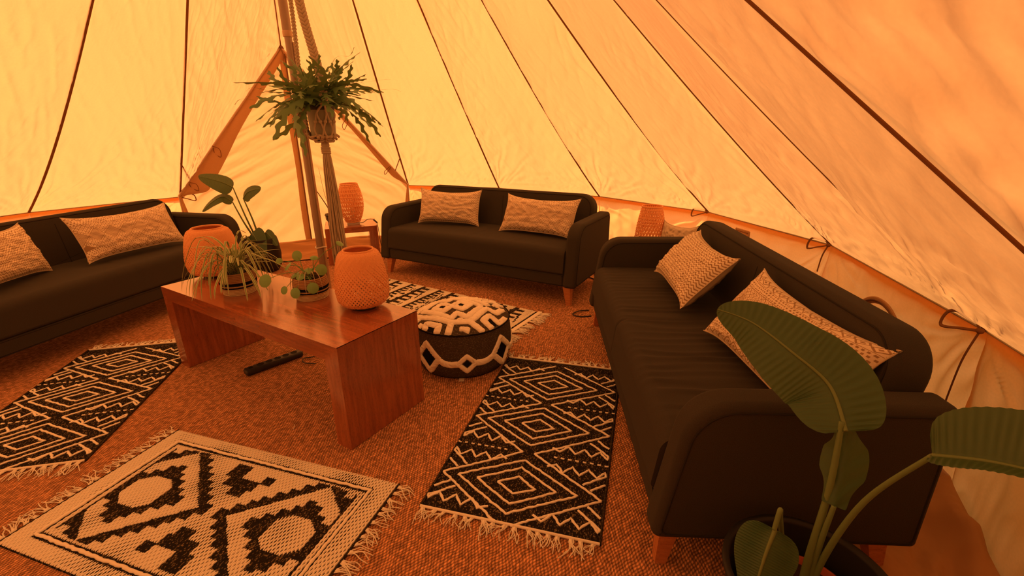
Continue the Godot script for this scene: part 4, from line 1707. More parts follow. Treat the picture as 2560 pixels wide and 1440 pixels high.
func build_pouf() -> void:
	var t := thing("pouf", "round pouf with cream tufted maze pattern on dark weave, beside the coffee table", "pouf", Vector3(-0.297, 0, -2.506))
	var side := MB.new()
	var prof := []
	for i in 25:
		var y := i / 24.0
		var r := PR + 0.010 * sin(y * PI) - 0.030 * pow(1.0 - y, 6.0) - 0.006 * pow(y, 10.0)
		prof.push_back(Vector2(r, 0.004 + y * 0.268))
	side.lathe(prof, 72)
	for i in side.uv.size():
		side.uv[i] = Vector2(side.uv[i].x * 6.0, side.uv[i].y * 1.7)
	put("side_band", side, M.pouf_weave, t)
	var top := MB.new()
	var tp := []
	for i in 19:
		var q := 1.0 - i / 18.0
		tp.push_back(Vector2(maxf(q * PR, 0.0005), pouf_top(q * PR, 0)))
	top.lathe(tp, 72)
	for i in top.uv.size():
		top.uv[i] = Vector2(top.v[i].x, top.v[i].z).rotated(0.2) / 0.28
	put("top_panel", top, M.pouf_weave, t)
	var seam := MB.new()
	var ring := PackedVector3Array()
	for i in 72:
		ring.push_back(Vector3((PR + 0.001) * cos(TAU * i / 72), 0.2725, (PR + 0.001) * sin(TAU * i / 72)))
	seam.tube(ring, 0.0035, 0.0035, 6, Vector3.UP, 1.0, true)
	put("seam_piping", seam, M.pouf_black, t)
	var bottom := MB.new()
	bottom.lathe([Vector2(0.001, 0.002), Vector2(PR - 0.03, 0.002), Vector2(PR - 0.028, 0.006)], 48)
	put("bottom_panel", bottom, M.pouf_black, t)
	var on_top := func(x: float, z: float) -> Array:
		var q := Vector2(x, z)
		if q.length() > PR - 0.002:
			q = q.normalized() * (PR - 0.002)
		var y := pouf_top(q.x, q.y)
		var nx := (pouf_top(q.x - 0.004, q.y) - pouf_top(q.x + 0.004, q.y)) / 0.008
		var nz := (pouf_top(q.x, q.y - 0.004) - pouf_top(q.x, q.y + 0.004)) / 0.008
		return [Vector3(q.x, y, q.y), Vector3(nx, 1, nz).normalized()]
	for turn in 2:
		var f := func(pts: Array) -> Array:
			var out := []
			for p in pts:
				out.push_back(Vector2(-0.104, 0) - (p as Vector2) if turn == 1 else p)
			return out
		pouf_motifs(t, f, on_top)
	# belt of linked diamonds round the side; a = arc length, b = height
	var on_side := func(a: float, b: float) -> Array:
		var th := a / PR
		var r := PR + 0.010 * sin(clampf(b / 0.272, 0, 1) * PI) - 0.001
		var n := Vector3(sin(th), 0, cos(th))
		return [Vector3(n.x * r, b, n.z * r), n]
	var quarter := PR * TAU / 4.0
	for k in 4:
		var c := quarter * k + 0.055 * PR + 0.035          # small diamond here, big one half a quarter on
		var g := c + quarter / 2
		pile_part(t, [Vector2(c - 0.047, 0.110), Vector2(c, 0.156), Vector2(c + 0.047, 0.110), Vector2(c, 0.064)], 0.0135, on_side, true)
		pile_part(t, [Vector2(g - 0.070, 0.130), Vector2(g - 0.008, 0.212), Vector2(g + 0.070, 0.135), Vector2(g + 0.008, 0.050)], 0.0165, on_side, true)
		pile_part(t, [Vector2(c + 0.044, 0.111), Vector2(c + 0.080, 0.106), Vector2(c + 0.112, 0.110), Vector2(g - 0.064, 0.128)], 0.0190, on_side)
		pile_part(t, [Vector2(g + 0.064, 0.130), Vector2(g + 0.100, 0.110), Vector2(g + 0.135, 0.106), Vector2(c + quarter - 0.044, 0.111)], 0.0190, on_side)
		patch_part(t, PackedVector2Array([Vector2(c - 0.019, 0.110), Vector2(c, 0.090), Vector2(c + 0.019, 0.110), Vector2(c, 0.130)]), on_side, 0.003)
		patch_part(t, PackedVector2Array([Vector2(g - 0.042, 0.130), Vector2(g + 0.005, 0.078), Vector2(g + 0.042, 0.134), Vector2(g - 0.005, 0.184)]), on_side, 0.003)
	var lab := MB.new()
	lab.box(Vector3(0.015, 0.006, PR - 0.008), Vector3(0.03, 0.004, 0.03), 0.001)
	put("care_tag", lab, M.white_plastic, t)


# =====================================================================  cushions
func make_cushion(label: String, print_mat: String, w: float, h: float, thick: float, at: Vector3, yaw: float, tilt: float, roll: float, sd: float, grp: String) -> void:
	var t := thing("cushion", label, "cushion", Vector3.ZERO, 0.0, grp)
	t.transform = Transform3D(Basis.from_euler(Vector3(0, yaw, 0)) * Basis(Vector3.RIGHT, tilt) * Basis(Vector3.BACK, roll), at)
	for side in 2:
		var s := 1.0 if side == 0 else -1.0
		var mb := MB.new()
		mb.grid(56, 36, func(a: float, b: float) -> Vector3:
			var u := a * 2.0 - 1.0
			var v := 1.0 - b * 2.0
			if side == 1:
				u = -u
			# edges pulled in between the corners
			var px := u * w * 0.5 * (1.0 - 0.065 * (1.0 - pow(absf(v), 3.4)))
			var py := v * h * 0.5 * (1.0 - 0.170 * (1.0 - pow(absf(u), 4.2)))
			var fill := pow(maxf(0.0, (1.0 - pow(absf(u), 3.2)) * (1.0 - pow(absf(v), 2.8))), 0.52)
			var cr := maxf(absf(u), absf(v))
			var wr: float = n_fold.get_noise_2d(u * 2.2 + sd * 5.0, v * 1.6 + s) * 0.010 + n_soft.get_noise_2d(u * 5.0 + sd * 3.0, v * 4.0 + s * 3.0) * 0.006
			var ang := atan2(1.0 - absf(v), 1.0 - absf(u))
			var dist := Vector2((1.0 - absf(u)) * w, (1.0 - absf(v)) * h).length()
			wr += 0.006 * sin(ang * 9.0 + sd) * exp(-dist / 0.10) * smoothstep(0.0, 0.05, dist)
			wr += 0.004 * sin(u * 24.0 + sd + 2.0 * sin(v * 3.0)) * exp(-(1.0 - absf(v)) / 0.22) * smoothstep(0.0, 0.15, 1.0 - absf(v))
			var sagging := -0.012 * (1.0 - absf(u)) * (1.0 if v > 0 else 0.0) * (v * v)
			return Vector3(px, py + sagging, s * (thick * 0.5 * fill + wr * smoothstep(1.0, 0.85, cr) * (1.0 if side == 0 else 0.6))))
		# grid runs top to bottom: turn the faces outward
		var idx := mb.idx
		for i in range(0, idx.size(), 3):
			var q := idx[i + 1]
			idx[i + 1] = idx[i + 2]
			idx[i + 2] = q
		mb.idx = idx
		put("cover_front" if side == 0 else "cover_back", mb, M[print_mat] if side == 0 else M.cushion_plain, t)
	var edge := MB.new()
	var path := PackedVector3Array()
	for e in 4:
		for k in 20:
			var q := k / 20.0 * 2.0 - 1.0
			var u: float = [q, 1.0, -q, -1.0][e]
			var v: float = [-1.0, q, 1.0, -q][e]
			var px := u * w * 0.5 * (1.0 - 0.065 * (1.0 - pow(absf(v), 3.4)))
			var py := v * h * 0.5 * (1.0 - 0.170 * (1.0 - pow(absf(u), 4.2)))
			var sagging := -0.012 * (1.0 - absf(u)) * (1.0 if v > 0 else 0.0) * (v * v)
			path.push_back(Vector3(px, py + sagging, 0))
	edge.tube(path, 0.0035, 0.0035, 6, Vector3.BACK, 1.0, true)
	put("edge_seam", edge, M.cushion_plain, t)


func build_cushions() -> void:
	var za := "zigzag patterned cushions"
	var di := "diamond patterned cushions"
	make_cushion("zigzag cushion standing in the left half of the back sofa", "print_zigzag", 0.62, 0.335, 0.15, Vector3(-0.575, 0.600, -4.36), -0.30, -0.33, -0.01, 1.0, za)
	make_cushion("diamond patterned cushion standing in the right half of the back sofa", "print_diamond", 0.70, 0.345, 0.15, Vector3(0.230, 0.592, -3.90), -0.56, -0.50, 0.0, 2.0, di)
	make_cushion("diamond patterned cushion lying against the back of the sofa behind the coffee table", "print_diamond", 0.69, 0.345, 0.14, Vector3(-2.825, 0.610, -3.405), 1.20, -0.48, 0.0, 3.0, di)
	make_cushion("zigzag cushion cut off by the picture's edge on the sofa behind the coffee table", "print_zigzag", 0.60, 0.345, 0.15, Vector3(-3.06, 0.610, -2.69), 1.78, -0.33, -0.05, 4.0, za)
	make_cushion("zigzag cushion leaning at the far end of the creased sofa", "print_zigzag", 0.61, 0.345, 0.16, Vector3(0.945, 0.606, -2.345), -1.66, -0.76, 0.0, 5.0, za)
	make_cushion("diamond patterned cushion behind the big leaf on the creased sofa", "print_diamond", 0.69, 0.350, 0.15, Vector3(0.950, 0.592, -1.495), -1.50, -0.66, -0.05, 6.0, di)
	make_cushion("plain pale cushion showing only its corner behind the far arm of the creased sofa", "cushion_plain", 0.30, 0.31, 0.11, Vector3(1.285, 0.435, -3.535), -0.9, -0.25, 0.0, 7.0, "")


# =====================================================================  woven lamps
func weave(prof: Array, n: int, turns: float, w_low: float, w_top: float, steps := 44) -> MB:
	# two sets of bamboo strips that wind round the profile in opposite directions
	var c := Curve2D.new()
	for p in prof:
		c.add_point(p)
	var total := c.get_baked_length()
	var mb := MB.new()
	for dirn in [1.0, -1.0]:
		for k in n:
			var at := mb.v.size()
			for i in steps + 1:
				var t := float(i) / steps
				var q := c.sample_baked(t * total)
				var q2 := c.sample_baked(minf(t * total + 0.004, total))
				var q0 := c.sample_baked(maxf(t * total - 0.004, 0.0))
				var th: float = TAU * k / n + dirn * turns * TAU * t
				var radial := Vector3(cos(th), 0, sin(th))
				var tan_up := (Vector3(radial.x * (q2.x - q0.x), q2.y - q0.y, radial.z * (q2.x - q0.x))).normalized()
				var round_dir := Vector3(-sin(th), 0, cos(th))
				var nor := tan_up.cross(round_dir)
				if nor.dot(radial) < -0.2:
					nor = -nor
				var along: Vector3 = (tan_up * total + round_dir * dirn * turns * TAU * q.x).normalized()
				var side: Vector3 = along.cross(nor).normalized()
				var wd := lerpf(w_low, w_top, smoothstep(0.50, 0.95, t)) * clampf(q.x / 0.10, 0.55, 1.15)
				var lift: float = 0.0011 * sin(t * n * turns * TAU + k * PI) * dirn
				var p: Vector3 = Vector3(radial.x * q.x, q.y, radial.z * q.x) + nor * (lift + 0.0004 * dirn)
				for e in [-1.0, 1.0]:
					mb.vert(p + side * e * wd * 0.5, Vector2(e, t * 12.0))
			for i in steps:
				mb.quad(at + i * 2, at + i * 2 + 1, at + i * 2 + 3, at + i * 2 + 2)
	return mb


func hoop(r: float, y: float, thick: float) -> PackedVector3Array:
	var ring := PackedVector3Array()
	for i in 48:
		ring.push_back(Vector3(r * cos(TAU * i / 48), y, r * sin(TAU * i / 48)))
	return ring


func woven_lamp(label: String, at: Vector3, prof: Array, n: int, turns: float, w_low: float, w_top: float, foot_h: float, foot_r: float, foot_mat: String, extra_hoops: int, grp: String) -> Node3D:
	var t := thing("lamp", label, "lamp", at, 0.0, grp)
	var shade := put("lamp_shade", weave(prof, n, turns, w_low, w_top), M.rattan, t)
	var c := Curve2D.new()
	for p in prof:
		c.add_point(p)
	var total := c.get_baked_length()
	var hb := MB.new()
	var first: Vector2 = prof[0]
	var last: Vector2 = prof[prof.size() - 1]
	hb.tube(hoop(first.x, first.y, 0.004), 0.0045, 0.0045, 6, Vector3.UP, 1.2, true)
	put("rim_hoop", hb, M.rattan, shade)
	hb = MB.new()
	hb.tube(hoop(last.x, last.y, 0.004), 0.0048, 0.0048, 6, Vector3.UP, 1.4, true)
	put("rim_hoop", hb, M.rattan, shade)
	if extra_hoops > 0:
		var eb := MB.new()
		for k in extra_hoops:
			var q := c.sample_baked(total * (k + 1.0) / (extra_hoops + 1.0))
			eb.tube(hoop(q.x + 0.0005, q.y, 0.002), 0.0026, 0.0026, 4, Vector3.UP, 0.5, true)
		put("weft_strips", eb, M.rattan, shade)
	var fb := MB.new()
	fb.lathe([Vector2(0.001, 0), Vector2(foot_r - 0.003, 0), Vector2(foot_r, 0.003), Vector2(foot_r, foot_h - 0.003), Vector2(foot_r - 0.003, foot_h), Vector2(0.001, foot_h)], 40)
	put("lamp_base", fb, M[foot_mat], t)
	var sb := MB.new()
	sb.lathe([Vector2(0.018, foot_h), Vector2(0.018, foot_h + 0.05), Vector2(0.014, foot_h + 0.055), Vector2(0.014, foot_h + 0.075), Vector2(0.001, foot_h + 0.076)], 20)
	put("bulb_socket", sb, M.white_plastic, t)
	var bulb := MB.new()
	bulb.ball(Vector3(0, foot_h + 0.105, 0), Vector3(0.026, 0.033, 0.026), 16, 10)
	put("bulb", bulb, M.white_plastic, t)
	return t


func lantern_profile(k: float, ky: float) -> Array:
	var out := []
	for p in [[0.066, 0.016], [0.100, 0.024], [0.119, 0.045], [0.1255, 0.085], [0.124, 0.125], [0.118, 0.170], [0.109, 0.215], [0.101, 0.245], [0.092, 0.263], [0.080, 0.273], [0.069, 0.276]]:
		out.push_back(Vector2(p[0] * k, p[1] * ky))
	return out


func build_lamps() -> void:
	var th := 0.489
	var g := "woven bamboo table lamps"
	woven_lamp("woven bamboo lantern lamp on the near end of the coffee table", Vector3(-0.720, th, -2.121), lantern_profile(1.0, 1.03), 44, 0.36, 0.0066, 0.0125, 0.018, 0.062, "black_plastic", 0, g)
	woven_lamp("larger woven bamboo lantern lamp behind the spider plant on the coffee table", Vector3(-1.765, th, -2.672), lantern_profile(1.16, 1.03), 48, 0.34, 0.0072, 0.0140, 0.018, 0.072, "black_plastic", 0, g)
	var egg := []
	for i in 15:
		var q := i / 14.0
		var r := 0.122 * pow(sin(PI * lerpf(0.16, 0.80, pow(q, 0.94))), 0.72)
		egg.push_back(Vector2(r, 0.030 + q * 0.375))
	woven_lamp("egg shaped woven bamboo lamp on the dark side table behind the pole", Vector3(-1.625, 0.37, -4.76), egg, 30, 0.16, 0.010, 0.012, 0.026, 0.062, "white_plastic", 20, g)
	var tall := []
	for i in 13:
		var q := i / 12.0
		tall.push_back(Vector2(lerpf(0.128, 0.080, pow(q, 1.9)) if q > 0.2 else lerpf(0.105, 0.126, q / 0.2), 0.02 + q * 0.385))
	woven_lamp("tapered woven bamboo lamp in the corner behind the creased sofa's far arm", Vector3(1.135, 0.28, -3.74), tall, 30, 0.22, 0.009, 0.010, 0.02, 0.08, "white_plastic", 16, g)


# =====================================================================  plants
# a long blade: path of its midrib, outward normal, half width along it, cupping and droop of the sides
func blade(mb: MB, rib: PackedVector3Array, nor: Vector3, half: Callable, cup: float, nu := 10, ripple := 0.0, beats := 40.0, hue := []) -> void:
	var n := rib.size()
	var at := mb.v.size()
	for i in n:
		var t := float(i) / (n - 1)
		var d := (rib[mini(i + 1, n - 1)] - rib[maxi(i - 1, 0)]).normalized()
		var side := d.cross(nor).normalized()
		var up := side.cross(d).normalized()
		var w: float = half.call(t)
		for k in nu + 1:
			var s := float(k) / nu * 2.0 - 1.0
			if hue.size() == 2:
				mb.tint = hue[0] if absf(s) > 0.5 else hue[1]
			var z := cup * w * absf(s) + ripple * sin(t * beats - absf(s) * 5.0) * absf(s) * (1.15 - absf(s)) * 3.0
			mb.vert(rib[i] + side * s * w + up * z, Vector2(s, t))
	for i in n - 1:
		for k in nu:
			var p := at + i * (nu + 1) + k
			mb.quad(p, p + 1, p + nu + 2, p + nu + 1)


func big_leaf(parent: Node, pts: Array, nor: Vector3, half: float, cup: float, ripple := 0.0016, blunt := 0.62) -> void:
	var rib := spline(pts, 48 if half > 0.05 else 20)
	var mb := MB.new()
	var prof := func(t: float) -> float: return half * pow(maxf(0.0, sin(PI * pow(clampf(t * 0.985 + 0.012, 0, 1), blunt))), 0.62)
	blade(mb, rib, nor, prof, cup, 18, ripple, 190.0)
	var leaf := put("leaf", mb, M.leaf_big, parent)
	var rb := MB.new()
	var lift := PackedVector3Array()
	for i in rib.size():
		lift.push_back(rib[i] + nor * 0.0005)
	rb.tube(lift, 0.0048, 0.0012, 6)
	put("midrib", rb, M.leaf_rib, leaf)


func stem(parent: Node, pts: Array, r0: float, r1: float, called := "stem") -> void:
	var mb := MB.new()
	mb.tube(spline(pts, 10), r0, r1, 8)
	put(called, mb, M.stem, parent)


func plant_pot(parent: Node, prof: Array, mat_name: String, called: String, soil_r: float, soil_y: float) -> void:
	var mb := MB.new()
	mb.lathe(prof, 48)
	put(called, mb, M[mat_name], parent)
	if soil_r > 0:
		var sb := MB.new()
		sb.grid(24, 4, func(a: float, b: float) -> Vector3:
			var r := soil_r * (1.0 - b) + 0.0005
			return Vector3(r * cos(a * TAU), soil_y + 0.012 * n_soft.get_noise_2d(r * cos(a * TAU) * 30.0, r * sin(a * TAU) * 30.0), -r * sin(a * TAU)), true)
		put("soil", sb, M.soil, parent)


func build_strelitzias() -> void:
	# near plant, in front of the arm of the right sofa
	var o := Vector3(0.685, 0, -0.800)
	var t := thing("potted_plant", "large paddle-leaved plant in a black pot at the near arm of the creased sofa", "plant", o)
	plant_pot(t, [Vector2(0.001, 0.002), Vector2(0.135, 0.002), Vector2(0.140, 0.008), Vector2(0.178, 0.300), Vector2(0.186, 0.304), Vector2(0.186, 0.314), Vector2(0.172, 0.316), Vector2(0.168, 0.305), Vector2(0.150, 0.16)], "pot_black", "pot", 0.0, 0.0)
	var inner := MB.new()
	inner.lathe([Vector2(0.09, 0.01), Vector2(0.112, 0.225), Vector2(0.118, 0.228), Vector2(0.118, 0.258), Vector2(0.110, 0.260), Vector2(0.106, 0.235)], 40)
	put("inner_pot", inner, M.terracotta, t)
	var soil := MB.new()
	soil.lathe([Vector2(0.108, 0.240), Vector2(0.001, 0.246)], 30)
	put("soil", soil, M.soil, t)
	var w := func(p: Vector3) -> Vector3: return p - o
	var b1 := Vector3(0.704, 0.709, -0.845)
	stem(t, [w.call(Vector3(0.672, 0.22, -0.795)), w.call(Vector3(0.664, 0.38, -0.790)), w.call(Vector3(0.690, 0.56, -0.815)), w.call(b1)], 0.0105, 0.0058)
	big_leaf(t, [w.call(b1 + Vector3(0.004, -0.015, 0.012)), w.call(b1 + Vector3(0.010, 0.045, -0.070)), w.call(Vector3(0.665, 0.800, -0.985)), w.call(Vector3(0.606, 0.840, -1.078)), w.call(Vector3(0.536, 0.858, -1.128))], Vector3(-0.42, 0.62, 0.66).normalized(), 0.098, -0.16)
	var b2 := Vector3(0.738, 0.759, -0.675)
	stem(t, [w.call(Vector3(0.682, 0.22, -0.790)), w.call(Vector3(0.684, 0.40, -0.775)), w.call(Vector3(0.700, 0.60, -0.735)), w.call(b2)], 0.0082, 0.0046)
	big_leaf(t, [w.call(b2), w.call(b2 + Vector3(0.045, 0.030, 0.055)), w.call(b2 + Vector3(0.085, 0.056, 0.130)), w.call(b2 + Vector3(0.13, 0.080, 0.23)), w.call(b2 + Vector3(0.17, 0.095, 0.33))], Vector3(-0.30, 0.93, 0.20).normalized(), 0.072, 0.80)
	# torn middle leaf
	var b3 := Vector3(0.690, 0.533, -0.791)
	stem(t, [w.call(Vector3(0.676, 0.24, -0.788)), w.call(Vector3(0.676, 0.42, -0.785)), w.call(b3)], 0.008, 0.005)
	var mid := MB.new()
	var rib3 := spline([w.call(b3), w.call(Vector3(0.712, 0.590, -0.815)), w.call(Vector3(0.724, 0.640, -0.835)), w.call(Vector3(0.722, 0.682, -0.850))], 8)
	blade(mid, rib3, Vector3(-0.45, 0.35, 0.82).normalized(), func(q: float) -> float: return 0.044 * pow(sin(PI * clampf(q * 0.86 + 0.08, 0, 1)), 0.5) * (1.0 - 0.28 * maxf(0.0, sin(q * 9.0))), -0.35, 10, 0.003, 22.0)
	put("leaf", mid, M.leaf_big, t)
	# low leaf hanging over the rim on a hooked stem
	var b4 := Vector3(0.556, 0.535, -0.770)
	stem(t, [w.call(Vector3(0.662, 0.23, -0.796)), w.call(Vector3(0.610, 0.40, -0.800)), w.call(Vector3(0.576, 0.505, -0.785)), w.call(b4 + Vector3(0.004, 0.010, 0)), w.call(b4 + Vector3(-0.008, -0.03, 0.012))], 0.006, 0.005)
	big_leaf(t, [w.call(b4 + Vector3(-0.006, -0.030, 0.012)), w.call(b4 + Vector3(-0.030, -0.070, 0.034)), w.call(b4 + Vector3(-0.048, -0.120, 0.052)), w.call(b4 + Vector3(-0.060, -0.180, 0.060))], Vector3(-0.45, 0.55, 0.75).normalized(), 0.060, -0.30)
	# far plant, at the end of the left sofa
	var p := Vector3(-2.41, 0, -4.37)
	var f := thing("potted_plant", "paddle-leaved plant in a black pot between the left sofa and the canvas doorway", "plant", p)
	plant_pot(f, [Vector2(0.001, 0.002), Vector2(0.125, 0.002), Vector2(0.155, 0.05), Vector2(0.168, 0.16), Vector2(0.160, 0.28), Vector2(0.150, 0.325), Vector2(0.142, 0.325), Vector2(0.138, 0.27)], "pot_black", "pot", 0.14, 0.28)
	for l in far_leaves():
		stem(f, [Vector3(l[4] * 0.02, 0.27, l[4] * 0.01), (l[0] as Vector3).lerp(Vector3(0, 0.27, 0), 0.55) + Vector3(l[4] * 0.02, 0.02, 0), l[0]], 0.010, 0.005)
		var b: Vector3 = l[0]
		var e: Vector3 = l[1]
		var mid2 := b.lerp(e, 0.5) + Vector3(0, float(l[3]), 0)
		big_leaf(f, [b, b.lerp(mid2, 0.55) + Vector3(0, float(l[3]) * 0.4, 0), mid2.lerp(e, 0.3), e], l[5], l[2], -0.25, 0.0012)


# base, tip, half width, arch, spread, normal
func far_leaves() -> Array:
	return [
		[Vector3(-0.150, 0.800, 0.0), Vector3(-0.340, 0.920, 0.16), 0.100, 0.016, -1.0, Vector3(0.30, 0.70, 0.65).normalized()],
		[Vector3(-0.170, 0.670, 0.02), Vector3(-0.390, 0.605, 0.14), 0.056, 0.075, -1.5, Vector3(0.1, 0.8, 0.6).normalized()],
		[Vector3(-0.075, 0.700, 0.0), Vector3(0.125, 0.790, 0.04), 0.075, 0.030, 0.5, Vector3(-0.20, 0.62, 0.75).normalized()],
		[Vector3(-0.03, 0.385, 0.06), Vector3(0.120, 0.185, 0.20), 0.090, 0.04, 1.5, Vector3(0.2, 0.35, 0.9).normalized()],
		[Vector3(0.06, 0.37, 0.0), Vector3(0.190, 0.26, 0.06), 0.05, 0.03, 2.0, Vector3(0.4, 0.5, 0.75).normalized()],
	]


func coil_basket(parent: Node, r: float, h: float) -> void:
	var mb := MB.new()
	mb.tinted = true
	var rows := 15
	var jute := Color(0.46, 0.28, 0.15)
	var cream := Color(0.72, 0.58, 0.38)
	var black := Color(0.018, 0.016, 0.020)
	for k in rows:
		var q := k / float(rows - 1)
		mb.tint = jute
		if q < 0.24:
			mb.tint = cream
		elif q < 0.62 and [5, 7, 8].has(k):
			mb.tint = black
		elif q < 0.62:
			mb.tint = jute.lerp(cream, 0.35)
		var rr := r * (0.93 + 0.11 * sin(q * PI * 0.85) - (0.02 if k == rows - 1 else 0.0))
		var ring := PackedVector3Array()
		for i in 40:
			var a := TAU * i / 40.0
			var j := 1.0 + 0.012 * n_soft.get_noise_2d(cos(a) * 3.0 + k * 7.0, sin(a) * 3.0)
			ring.push_back(Vector3(rr * j * cos(a), h * (0.035 + 0.93 * q), rr * j * sin(a)))
		mb.tube(ring, h / rows * 0.60, h / rows * 0.60, 6, Vector3.UP, 1.0, true)
	mb.tint = jute
	mb.lathe([Vector2(0.001, 0.003), Vector2(r * 0.93, 0.003), Vector2(r * 0.95, 0.012)], 32)
	put("basket", mb, M.basket, parent)
	var sb := MB.new()
	sb.lathe([Vector2(r * 0.96, h * 0.84), Vector2(r * 0.5, h * 0.87), Vector2(0.001, h * 0.88)], 24)
	put("soil", sb, M.soil, parent)


func build_table_plants() -> void:
	var th := 0.489
	# spider plant: many narrow arching leaves, pale along their edges
	var s := thing("potted_plant", "spider plant with arching striped leaves in a banded basket on the coffee table", "plant", Vector3(-1.458, th, -2.362))
	coil_basket(s, 0.082, 0.118)
	for i in 66:
		var a := rnd(0, TAU)
		var l := rnd(0.12, 0.27)
		var rise := rnd(0.05, 0.17) * (1.3 if i % 4 == 0 else 1.0)
		var dirv := Vector3(cos(a), 0, sin(a))
		var tw := dirv.rotated(Vector3.UP, rnd(-0.5, 0.5))
		var drop := rnd(-0.12, 0.02) if i % 5 != 0 else rise * 0.9
		var base := Vector3(rnd(-0.025, 0.025), 0.10, rnd(-0.025, 0.025))
		var rib := spline([base, base + dirv * l * 0.25 + Vector3(0, rise * 0.72, 0), base + dirv * l * 0.6 + Vector3(0, rise, 0), base + dirv * l * 0.85 + tw * l * 0.1 + Vector3(0, (rise + drop) * 0.5, 0), base + dirv * l * 0.95 + tw * l * 0.15 + Vector3(0, maxf(drop, -0.085), 0)], 4)
		var mb := MB.new()
		mb.tinted = true
		var wd := rnd(0.0052, 0.0082)
		blade(mb, rib, (Vector3.UP * 0.8 + dirv * 0.6).normalized(), func(t: float) -> float: return wd * (0.7 + 0.5 * sin(minf(t * 1.6, 1.0) * PI * 0.5)) * pow(maxf(0.0, 1.0 - t), 0.4), 0.35, 4, 0.0, 0.0, [Color(0.78, 0.74, 0.48), Color(0.20, 0.30, 0.10)])
		put("leaf", mb, M.leaf_striped, s)
	# round-leaved plant on thin wiry stalks
	var p := thing("potted_plant", "small plant with coin shaped leaves in a banded basket on the coffee table", "plant", Vector3(-1.033, th, -2.268))
	coil_basket(p, 0.079, 0.113)
	var at := p.position
	var disc := MB.new()
	disc.grid(24, 5, func(a: float, b: float) -> Vector3:
		var r := b
		return Vector3(r * cos(a * TAU), -0.16 * r * r + 0.02 * (1 - r) + 0.02 * sin(a * TAU * 2.0) * r, r * sin(a * TAU)), true)
	var disc_mesh := disc.mesh()
	# leaf centre, tilt towards, radius: as the stalks reach
	for q in [[-0.200, 0.110, 0.06, 0.034, Vector3(-0.15, 0.45, 0.85)], [-0.108, 0.062, 0.07, 0.021, Vector3(-0.3, 0.4, 0.85)], [-0.048, 0.220, 0.0, 0.027, Vector3(-0.1, 0.3, 0.95)], [-0.094, 0.172, 0.02, 0.025, Vector3(-0.6, 0.7, 0.4)], [-0.140, 0.196, 0.0, 0.016, Vector3(0.2, 0.6, 0.7)], [0.066, 0.146, 0.0, 0.029, Vector3(0.5, 0.35, 0.78)], [0.050, 0.080, 0.095, 0.028, Vector3(0.3, 0.3, 0.9)], [-0.040, 0.056, 0.100, 0.027, Vector3(-0.15, 0.3, 0.95)], [0.005, 0.145, 0.01, 0.024, Vector3(0.1, 0.9, 0.4)], [-0.060, 0.130, 0.03, 0.025, Vector3(-0.4, 0.9, 0.3)], [0.030, 0.205, -0.02, 0.020, Vector3(0.2, 0.95, 0.3)], [0.160, 0.270, -0.05, 0.020, Vector3(0.6, 0.8, 0.2)], [-0.02, 0.128, 0.055, 0.022, Vector3(0.0, 0.85, 0.5)]]:
		var c := Vector3(q[0], q[1], q[2])
		var nrm := (q[4] as Vector3).normalized()
		var xx := nrm.cross(Vector3.BACK).normalized()
		var b := Basis(xx, nrm, xx.cross(nrm)).scaled(Vector3.ONE * float(q[3]))
		put_mesh("leaf", disc_mesh, M.leaf_round, p, Transform3D(b, c))
		var root := Vector3(rnd(-0.02, 0.02), 0.10, rnd(-0.02, 0.02))
		var mid := root.lerp(c, 0.5) + Vector3(0, 0.035, 0)
		var sb := MB.new()
		sb.tube(spline([root, mid, c - nrm * 0.001], 8), 0.0022, 0.0013, 5)
		put("stalk", sb, M.leaf_round, p)
	for i in 8:                                     # pale runners that curl over the rim
		var a := rnd(0.3, 2.9)
		var d := Vector3(cos(a), 0, sin(a))
		var sb := MB.new()
		sb.tube(spline([d * 0.01 + Vector3(0, 0.105, 0), d * 0.05 + Vector3(0, 0.150, 0), d * 0.085 + Vector3(0, 0.125, 0), d * 0.098 + Vector3(0, rnd(0.03, 0.09), 0)], 6), 0.0016, 0.001, 4)
		put("runner", sb, M.cord_beige, p)


# a lobed frond, wavy and narrow, along a bent path
func frond_mesh(l: float, lobes: int, droop: float, sd: int) -> ArrayMesh:
	var r := RandomNumberGenerator.new()
	r.seed = sd
	var rib := spline([Vector3.ZERO, Vector3(l * 0.3, l * 0.10, r.randf_range(-0.02, 0.02)), Vector3(l * 0.65, l * 0.12 - droop * 0.4 * l, r.randf_range(-0.05, 0.05)), Vector3(l, l * 0.06 - droop * l, r.randf_range(-0.09, 0.09))], 3 * lobes)
	var n := rib.size()
	var mb := MB.new()
	var at := 0
	for i in n:
		var t := float(i) / (n - 1)
		var d := (rib[mini(i + 1, n - 1)] - rib[maxi(i - 1, 0)]).normalized()
		var side := d.cross(Vector3.UP).normalized()
		var up := side.cross(d)
		var env := (0.20 + 0.80 * pow(sin(PI * pow(t, 0.75)), 0.8)) * (1.0 - 0.55 * t) * smoothstep(1.0, 0.93, t)
		var stalk := smoothstep(0.06, 0.26, t)
		for s in [-1.0, 1.0]:
			var ph := t * lobes + (0.5 if s > 0 else 0.0)
			var tooth := pow(0.5 + 0.5 * sin(ph * TAU), 1.2)
			var w := 0.0035 + stalk * env * (0.010 + 0.044 * tooth) * (l / 0.34)
			var twist := 0.25 * sin(t * 7.0 + sd)
			mb.vert(rib[i] + side * s * w + d * w * 0.5 * tooth + up * (s * w * twist - w * 0.25), Vector2(s, t))
		mb.vert(rib[i], Vector2(0, t))
	for i in n - 1:
		var p := at + i * 3
		mb.quad(p, p + 2, p + 5, p + 3)
		mb.quad(p + 2, p + 1, p + 4, p + 5)
	return mb.mesh()


